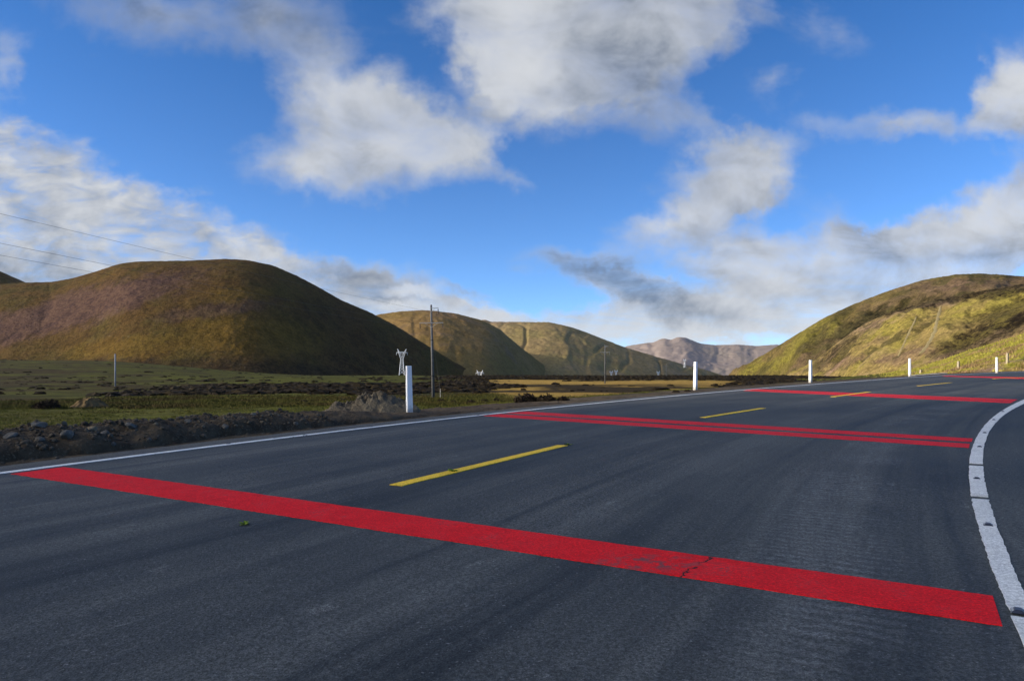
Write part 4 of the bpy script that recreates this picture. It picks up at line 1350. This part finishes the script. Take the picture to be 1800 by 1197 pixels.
def tufts(name, label, x, y, z, h, mat, blades=6, seed=0, spread=0.35, width=0.10):
    rng = np.random.default_rng(seed)
    N = len(x); n = N * blades
    X = np.repeat(x, blades); Y = np.repeat(y, blades); Z = np.repeat(z, blades); H = np.repeat(h, blades) * rng.uniform(0.6, 1.25, n)
    a = rng.uniform(0, 2 * PI, n); tl = rng.uniform(0.1, 0.9, n)
    bx = X + rng.normal(0, 1, n) * H * spread; by = Y + rng.normal(0, 1, n) * H * spread
    w = H * width
    px_, py_ = -np.sin(a) * w, np.cos(a) * w
    t0 = np.stack([bx + px_, by + py_, Z - 0.02], 1); t1 = np.stack([bx - px_, by - py_, Z - 0.02], 1)
    t2 = np.stack([bx + np.cos(a) * H * tl, by + np.sin(a) * H * tl, Z + H * np.sqrt(1 - 0.6 * tl ** 2)], 1)
    V = np.stack([t0, t1, t2], 1).reshape(-1, 3)
    o = mesh_np(name, V, np.arange(3 * n).reshape(-1, 3), mat, smooth=False)
    tag(o, label, 'grass', kind='stuff')


def scatter_grass():
    n = 60000
    u = RNG.uniform(-0.85, 0.30, n); d = np.exp(RNG.uniform(math.log(12), math.log(56), n))
    x, y = u * d, d
    s = s_left(x, y)
    pn = fbm(x / 2.2, y / 2.2, 140, 4)
    keep = (s > 3.6 + 0.7 * pn) & (pn > -0.28) & ~((u < -0.30) & (d < 30) & (pn < 0.25))
    x, y, d = x[keep], y[keep], d[keep]
    tufts('verge_grass', 'short green grass on the verge left of the road', x, y, ground_z(x, y), 0.025 + 0.05 * RNG.random(len(x)) + 0.0005 * d, M_GRASS, 7, 1, 0.8, 0.16)
    n = 34000
    u = RNG.uniform(-0.85, 0.16, n); d = np.exp(RNG.uniform(math.log(50), math.log(95), n))
    x, y = u * d, d
    field, heath, olive = masks(x, y)
    keep = (RNG.random(n) < olive * (1 - field)) & (s_left(x, y) > 14)
    x, y = x[keep], y[keep]
    tufts('rough_grass', 'rough olive grass between verge and heath', x, y, ground_z(x, y), 0.07 + 0.12 * RNG.random(len(x)), M_OLIVE, 7, 2, 1.0, 0.2)


scatter_grass()


def scatter_inside():
    # thin dusty grass on the inside of the bend
    n = 9000
    th = RNG.uniform(1.9, 2.62, n); s = -10.75 - RNG.random(n) ** 1.5 * 6.0
    x, y = polar_xy(th, r_line(th) + s)
    keep = (y > 1.5) & (fbm(x / 1.5, y / 1.5, 190, 4) > -0.05)
    x, y = x[keep], y[keep]
    tufts('roadside_grass', 'thin dry grass along the inside of the bend at right', x, y, ground_z(x, y), 0.03 + 0.06 * RNG.random(len(x)), M_GRASS, 6, 5, 0.8, 0.12)


scatter_inside()


def scatter_bank():
    u, t, X, Y, Z = HILL_G
    n = 42000
    nu, nt = X.shape
    i = RNG.integers(0, int(nu * 0.55), n); j = (RNG.random(n) ** 1.3 * (nt * 0.74)).astype(int)
    fi, fj = RNG.random(n), RNG.random(n)

    def bil(A):
        i1 = np.minimum(i + 1, nu - 1); j1 = np.minimum(j + 1, nt - 1)
        return (A[i, j] * (1 - fi) + A[i1, j] * fi) * (1 - fj) + (A[i, j1] * (1 - fi) + A[i1, j1] * fi) * fj
    x, y, z = bil(X), bil(Y), bil(Z)
    keep = (fbm(x / 7, y / 5, 160, 4) > -0.12) & (s_left(x, y) > 4) & (x / y > 0.55 + 0.02 * RNG.normal(size=n))
    x, y, z = x[keep], y[keep], z[keep]
    tufts('bank_grass', 'bright tufted grass on the bank beyond the bend', x, y, z, 0.18 + 0.35 * RNG.random(len(x)), M_BANKG, 6, 3, 0.7, 0.16)


scatter_bank()


# ------------------------------------------------------------------ trails on the hill
def hill_surface(H, px, tq):
    u, t, X, Y, Z = H
    U = (px - 900) / F_PX
    i = np.clip(np.interp(U, u, np.arange(len(u))), 0, len(u) - 1.001); j = np.clip(np.interp(tq, t, np.arange(len(t))), 0, len(t) - 1.001)
    a, b = int(i), int(j); fa, fb = i - a, j - b
    return [float((A[a, b] * (1 - fa) + A[a + 1, b] * fa) * (1 - fb) + (A[a, b + 1] * (1 - fa) + A[a + 1, b + 1] * fa) * fb) for A in (X, Y, Z)]


def hill_at_px(H, px, py):
    best = None
    for tq in np.linspace(0, 1, 400):
        p = hill_surface(H, px, tq)
        yy = 657 - (p[2] - CAM_Z) / p[1] * F_PX
        if yy <= py: return tq
    return 1.0


M_TRAIL = mat_dirt('pale_trail_earth', (0.29, 0.23, 0.11), (0.36, 0.29, 0.14), (0.42, 0.35, 0.18), 0.2, 0.05)
for pts, wd, lab in (([(1653, 541), (1651, 553), (1647, 570), (1645, 583), (1639, 596), (1630, 610), (1621, 621), (1613, 627)], 1.5, 'longer pale trail down the yellow grassy hill'),
                     ([(1611, 557), (1606, 570), (1600, 582), (1594, 595), (1589, 606), (1584, 618), (1578, 630)], 0.75, 'shorter faint trail left of the longer one')):
    P = []
    for a, b in zip(pts[:-1], pts[1:]):
        for k in np.linspace(0, 1, 6)[:-1]:
            px = a[0] + (b[0] - a[0]) * k; py = a[1] + (b[1] - a[1]) * k
            P.append(Vector(hill_surface(HILL_F, px, hill_at_px(HILL_F, px, py))))
    vs = []; fs = []
    for i, p in enumerate(P):
        w = wd * (0.75 + 0.5 * random.random()) * min(1, 0.4 + i / 8, 0.4 + (len(P) - i) / 8)
        up = Vector((-0.12, -0.2, 0.35)).normalized() * 0.5
        vs += [p + Vector((-w, 0, 0)) + up * 0.4, p + up, p + Vector((w, 0, 0)) + up * 0.4]
    n = len(P)
    fs = [(3 * i, 3 * i + 1, 3 * i + 4, 3 * i + 3) for i in range(n - 1)] + [(3 * i + 1, 3 * i + 2, 3 * i + 5, 3 * i + 4) for i in range(n - 1)]
    m = MB(); m.add(vs, fs)
    structure(m.build('path', M_TRAIL, smooth=True), lab)


# ------------------------------------------------------------------ utility poles and wires
def make_pole():
    root = thing('utility_pole', '', 'utility pole')
    m = MB(); m.tube((0, 0, -0.8), (0, 0, 10.0), 0.170, 0.105, 14)
    m.build('shaft', M_CONC, root, smooth=True)
    for z in (2.35, 6.2):
        b = MB(); b.tube((0, 0, z - 0.06), (0, 0, z + 0.06), 0.185 - z * 0.006, None, 14); b.build('clamp_band', M_BAND, root)
    a = MB(); a.box((0.36, -0.13, 9.62), (0.90, 0.06, 0.06)); a.tube((0, -0.12, 9.2), (0.45, -0.12, 9.60), 0.018, None, 6)
    arm = a.build('top_arm', M_STEEL, root)
    insulator(0.76, -0.13, 9.59, arm)
    a = MB(); a.box((0, -0.15, 8.05), (2.55, 0.07, 0.07)); a.tube((-0.7, -0.15, 8.02), (0, -0.15, 7.55), 0.018, None, 6); a.tube((0.7, -0.15, 8.02), (0, -0.15, 7.55), 0.018, None, 6)
    arm = a.build('crossarm', M_STEEL, root)
    insulator(-1.22, -0.15, 8.01, arm); insulator(1.22, -0.15, 8.01, arm)
    return root


def insulator(x, y, z, parent):
    m = MB()
    m.tube((x, y, z), (x, y, z - 0.52), 0.016, None, 6)
    for k in range(5):
        zz = z - 0.12 - k * 0.08
        m.tube((x, y, zz), (x, y, zz - 0.045), 0.05, 0.085, 10)
    m.build('insulator', M_INSUL, parent, smooth=True)


pole0 = make_pole()


def pole_at(px, base_py, d, lean, label, first=False, scale=None):
    o = pole0 if first else copy_tree(pole0)
    x, y = (px - 900) / F_PX * d, d
    z = float(ground_z(np.array([x]), np.array([y]))[0])
    o.location = (x, y, z)
    o.rotation_euler = (0, math.radians(lean), 0)
    if scale: o.scale = (scale,) * 3
    o['label'] = label; o['group'] = 'power line poles across the plain'
    return o


pa = pole_at(761.5, 696, 75, -1.3, 'tall grey utility pole with crossarms beside the nearest white post', True)
pb = pole_at(1063.5, 659, 178, 0.0, 'thin utility pole rising behind the dry yellow field')
pc = pole_at(1171, 659, 520, 0.0, 'tiny distant utility pole right of the one behind the dry field')
pz = copy_tree(pole0)
pz.location = (-41, -27, -1.4); pz.rotation_euler = (0, 0, 0.3)
pz['label'] = 'utility pole behind the photographer carrying the three wires'
# plain pole at left without crossarms
gx, gy = (202.5 - 900) / F_PX * 185, 185
gz = float(ground_z(np.array([gx]), np.array([gy]))[0])
ph = CAM_Z + (657 - 622) / F_PX * 185 - gz
m = MB(); m.tube((0, 0, -0.8), (0, 0, ph), 0.21, 0.16, 12)
o = m.build('utility_pole', simple_mat('blue_grey_concrete', (0.26, 0.28, 0.31), 0.8, 0.15, 2.0), smooth=True)
m2 = MB(); m2.tube((0, 0, ph), (0, 0, ph + 0.05), 0.172, 0.172, 12); m2.build('cap', M_BAND, o)
o.location = (gx, gy, gz)
tag(o, 'bare grey pole without arms on the plain in front of the big hill', 'pole')

# stay wire and its marker at the foot of the near pole
sx, sy, sz = ray_hit(774, 699, ground_z, 30, 120)
m = MB(); m.path([(-0.0, 0, 7.3), (sx - pa.location.x, sy - pa.location.y, sz - pa.location.z + 0.9)], 0.012, 5)
m.build('stay_wire', M_WIRE, pa)
m = MB(); m.tube((0, 0, -0.1), (0, 0, 0.95), 0.035, 0.03, 8); m.box((0, 0, 0.93), (0.09, 0.05, 0.06))
o = m.build('stay_anchor', M_PALECONC); o.location = (sx, sy, sz)
tag(o, 'short pale stake holding the stay wire right of the tall pole', 'stake')

# wires: from the pole behind the camera, over the near pole and on to the next ones
bpy.context.view_layer.update()


def sag(p, q, n, s):
    return [p.lerp(q, k / n) - Vector((0, 0, 4 * s * (k / n) * (1 - k / n))) for k in range(n + 1)]


for loc, lab, hz in (((0.76, -0.13, 9.07), 'highest overhead wire crossing the clouds at upper left', 9.3), ((1.22, -0.15, 7.49), 'middle overhead wire of the three at left', 7.95), ((-1.22, -0.15, 7.49), 'lowest overhead wire of the three at left', 7.75)):
    a = pa.matrix_world @ Vector(loc); b = pb.matrix_world @ Vector(loc); c = pc.matrix_world @ Vector(loc)
    near = Vector((-41 + loc[0] * 0.95, -27 - loc[0] * 0.3, CAM_Z + hz))
    t0 = []
    for k in range(41):
        q = k / 40
        pt = a.lerp(near, q)
        if loc[2] > 9:
            zq = a.z + (-0.356 * q + 2.95 * q * q)
        else:
            zq = a.z + (0.2 * q + 2.7 * q * q)
        t0.append(Vector((pt.x, pt.y, zq)))
    m = MB()
    m.path(list(reversed(t0)) + sag(a, b, 30, 1.1)[1:] + sag(b, c, 40, 5.0)[1:], 0.0065, 5)
    tag(m.build('power_line_wire', M_WIRE, smooth=True), lab, 'wire', 'overhead wires of the power line')
# set the off-frame pole so that its arms meet the wires
pz.location = (-41, -27, t0[-1].z - 7.49)


# ------------------------------------------------------------------ pylons
def make_pylon():
    root = thing('pylon', '', 'pylon')
    H = 30.0; wr = 0.22
    b = MB()

    def half(z):  # half width of the body
        return 3.1 + (1.45 - 3.1) * (z / 18.0)
    zs = [0, 4.2, 7.6, 10.6, 13.2, 15.6, 18.0]
    cr = [(-1, -1), (1, -1), (1, 1), (-1, 1)]
    for sx_, sy_ in cr:
        b.tube((sx_ * 3.1, sy_ * 3.1, -1.0), (sx_ * 1.45, sy_ * 1.45, 18.0), wr * 1.5, wr * 1.2, 5)
    for z0, z1 in zip(zs[:-1], zs[1:]):
        for k in range(4):
            p, q = cr[k], cr[(k + 1) % 4]
            h0, h1 = half(z0), half(z1)
            b.tube((p[0] * h0, p[1] * h0, z0), (q[0] * h1, q[1] * h1, z1), wr * .7, None, 4)
            b.tube((q[0] * h0, q[1] * h0, z0), (p[0] * h1, p[1] * h1, z1), wr * .7, None, 4)
            b.tube((p[0] * h1, p[1] * h1, z1), (q[0] * h1, q[1] * h1, z1), wr * .6, None, 4)
    b.build('tower_body', M_PYLON, root)
    w = MB()
    for s in (-1, 1):
        for y in (-1.2, 1.2):
            w.tube((s * 1.45, y, 18.0), (s * 4.0, y * .6, 26.4), wr * 1.3, None, 5)
            w.tube((s * 0.1, y, 19.4), (s * 2.2, y * .6, 25.4), wr * 1.0, None, 5)
            w.tube((s * 4.0, y * .6, 26.4), (s * 5.1, 0, 30.0), wr * 1.2, wr, 5)
            w.tube((s * 2.6, y * .6, 26.2), (s * 5.1, 0, 30.0), wr * 1.0, wr, 5)
        for k in range(5):
            t = k / 5; t2 = (k + 0.5) / 5
            w.tube((s * (1.45 + 2.55 * t), -1.0, 18 + 8.4 * t), (s * (0.1 + 2.1 * t2), -1.0, 19.4 + 6 * t2), wr * .6, None, 4)
    w.build('v_frame', M_PYLON, root)
    a = MB()
    for y in (-0.7, 0.7):
        a.tube((-6.6, y * .3, 25.6), (6.6, y * .3, 25.6), wr * 1.1, None, 5)
        a.tube((-4.0, y, 26.6), (4.0, y, 26.6), wr * 1.1, None, 5)
        for s in (-1, 1):
            a.tube((s * 4.0, y, 26.6), (s * 6.6, y * .3, 25.7), wr * .9, None, 4)
    for k in range(8):
        x = -4 + k
        a.tube((x, -0.5, 25.6), (x + 0.5, -0.5, 26.6), wr * .6, None, 4); a.tube((x + 0.5, -0.5, 26.6), (x + 1, -0.5, 25.6), wr * .6, None, 4)
    arm = a.build('crossarm', M_PYLON, root)
    for p0, p1 in (((-6.4, 0, 25.6), (-6.4, 0, 22.8)), ((6.4, 0, 25.6), (6.4, 0, 22.8))):
        i_ = MB(); i_.tube(p0, p1, 0.18, None, 6); i_.build('insulator', M_PYLON, arm)
    i_ = MB(); i_.tube((-1.9, 0, 25.5), (0, 0, 23.2), 0.16, None, 6); i_.tube((1.9, 0, 25.5), (0, 0, 23.2), 0.16, None, 6); i_.build('insulator', M_PYLON, arm)
    return root


py0 = make_pylon()


def pylon_at(px, top_py, d, label, first=False, rz=0.0, s=1.0, base=None):
    o = py0 if first else copy_tree(py0)
    o.location = ((px - 900) / F_PX * d, d, CAM_Z + (657 - top_py) / F_PX * d - 30.0 * s)
    o.rotation_euler = (0, 0, rz)
    o.scale = (s, s, s)
    o['label'] = label; o['group'] = 'lattice pylons along the valley'


pylon_at(706.5, 613.5, 830, 'white lattice pylon with V-shaped head, nearest, before the dark hill slope', True, 0.1)
pylon_at(843.5, 650.5, 1130, 'pale pylon head showing over the plain right of the tall utility pole', rz=-0.1)
pylon_at(1157, 652.0, 2300, 'small white pylon head below the scrubby spur, right of the tiny pole', rz=0.1)
pylon_at(1203.5, 631.0, 2450, 'small pale pylon standing clear against the far mauve mountain', rz=0.5)
pylon_at(1074.5, 651.5, 2250, 'faint bluish pylon in the valley shadow, left one of two', rz=0.3)
pylon_at(1083.0, 650.0, 2150, 'faint bluish pylon in the valley shadow, right one of two', rz=0.3)

# ------------------------------------------------------------------ small things beyond the bend
# low concrete kerb beside the fourth post
k0, k1 = on_road(1604, 658.6), on_road(1662, 658.0)
k0 = Vector(((1604 - 900) / F_PX * 50.5, 50.5, 0)); k1 = Vector(((1660 - 900) / F_PX * 54.0, 54.0, 0))
m = MB()
d = (k1 - k0); L = d.length
mid = (k0 + k1) / 2
zk = float(zroad(mid.x, mid.y))
m.box((0, 0, 0), (L, 0.45, 0.26))
o = m.build('concrete_kerb', M_PALECONC, bevel=0.03)
o.location = (mid.x, mid.y, CAM_Z - 0.8 / F_PX * mid.y - 0.12)
o.rotation_euler = (0, -math.atan2(0.03, 1), math.atan2(d.y, d.x))
tag(o, 'low pale concrete kerb beside the road right of the fourth white post', 'kerb')


def stake(px, top, bot, lab):
    # wooden markers standing in the bright grass bank
    tq = hill_at_px(HILL_G, px, bot)
    x, y, z = hill_surface(HILL_G, px, tq)
    h = (bot - top) / F_PX * y
    w = 3.6 / F_PX * y
    m = MB(); m.box((0, 0, h / 2 - 0.1), (w, w, h + 0.2), taper=0.9)
    o = m.build('marker_stake', M_WOOD, bevel=w * 0.08)
    o.location = (x, y, z); o.rotation_euler = (0, 0.03, 0.4)
    tag(o, lab, 'stake', 'pale marker stakes in the grass bank')


stake(1684.5, 635, 649, 'pale marker stake in the grass bank between the last two white posts')
stake(1770.5, 621, 639, 'pale marker stake at the right edge, behind the last white post')
stake(1618.5, 650, 656, 'shortest pale marker stake just behind the concrete kerb')


# ------------------------------------------------------------------ air
def build_haze():
    m = bpy.data.materials.new('thin_haze')
    m.use_nodes = True
    t = NT(m.node_tree)
    for nd in list(t.n): t.n.remove(nd)
    out = t.new('ShaderNodeOutputMaterial')
    v = t.new('ShaderNodeVolumePrincipled')
    v.inputs['Color'].default_value = (0.86, 0.91, 1.0, 1)
    v.inputs['Density'].default_value = 0.7e-5
    v.inputs['Anisotropy'].default_value = 0.2
    t.l.new(v.outputs[0], out.inputs['Volume'])
    b = MB(); b.box((0, 0, 300), (20000, 20400, 700))
    o = b.build('haze', m)
    o['kind'] = 'stuff'; o['label'] = 'thin blue haze in the valley air'; o['category'] = 'haze'


build_haze()
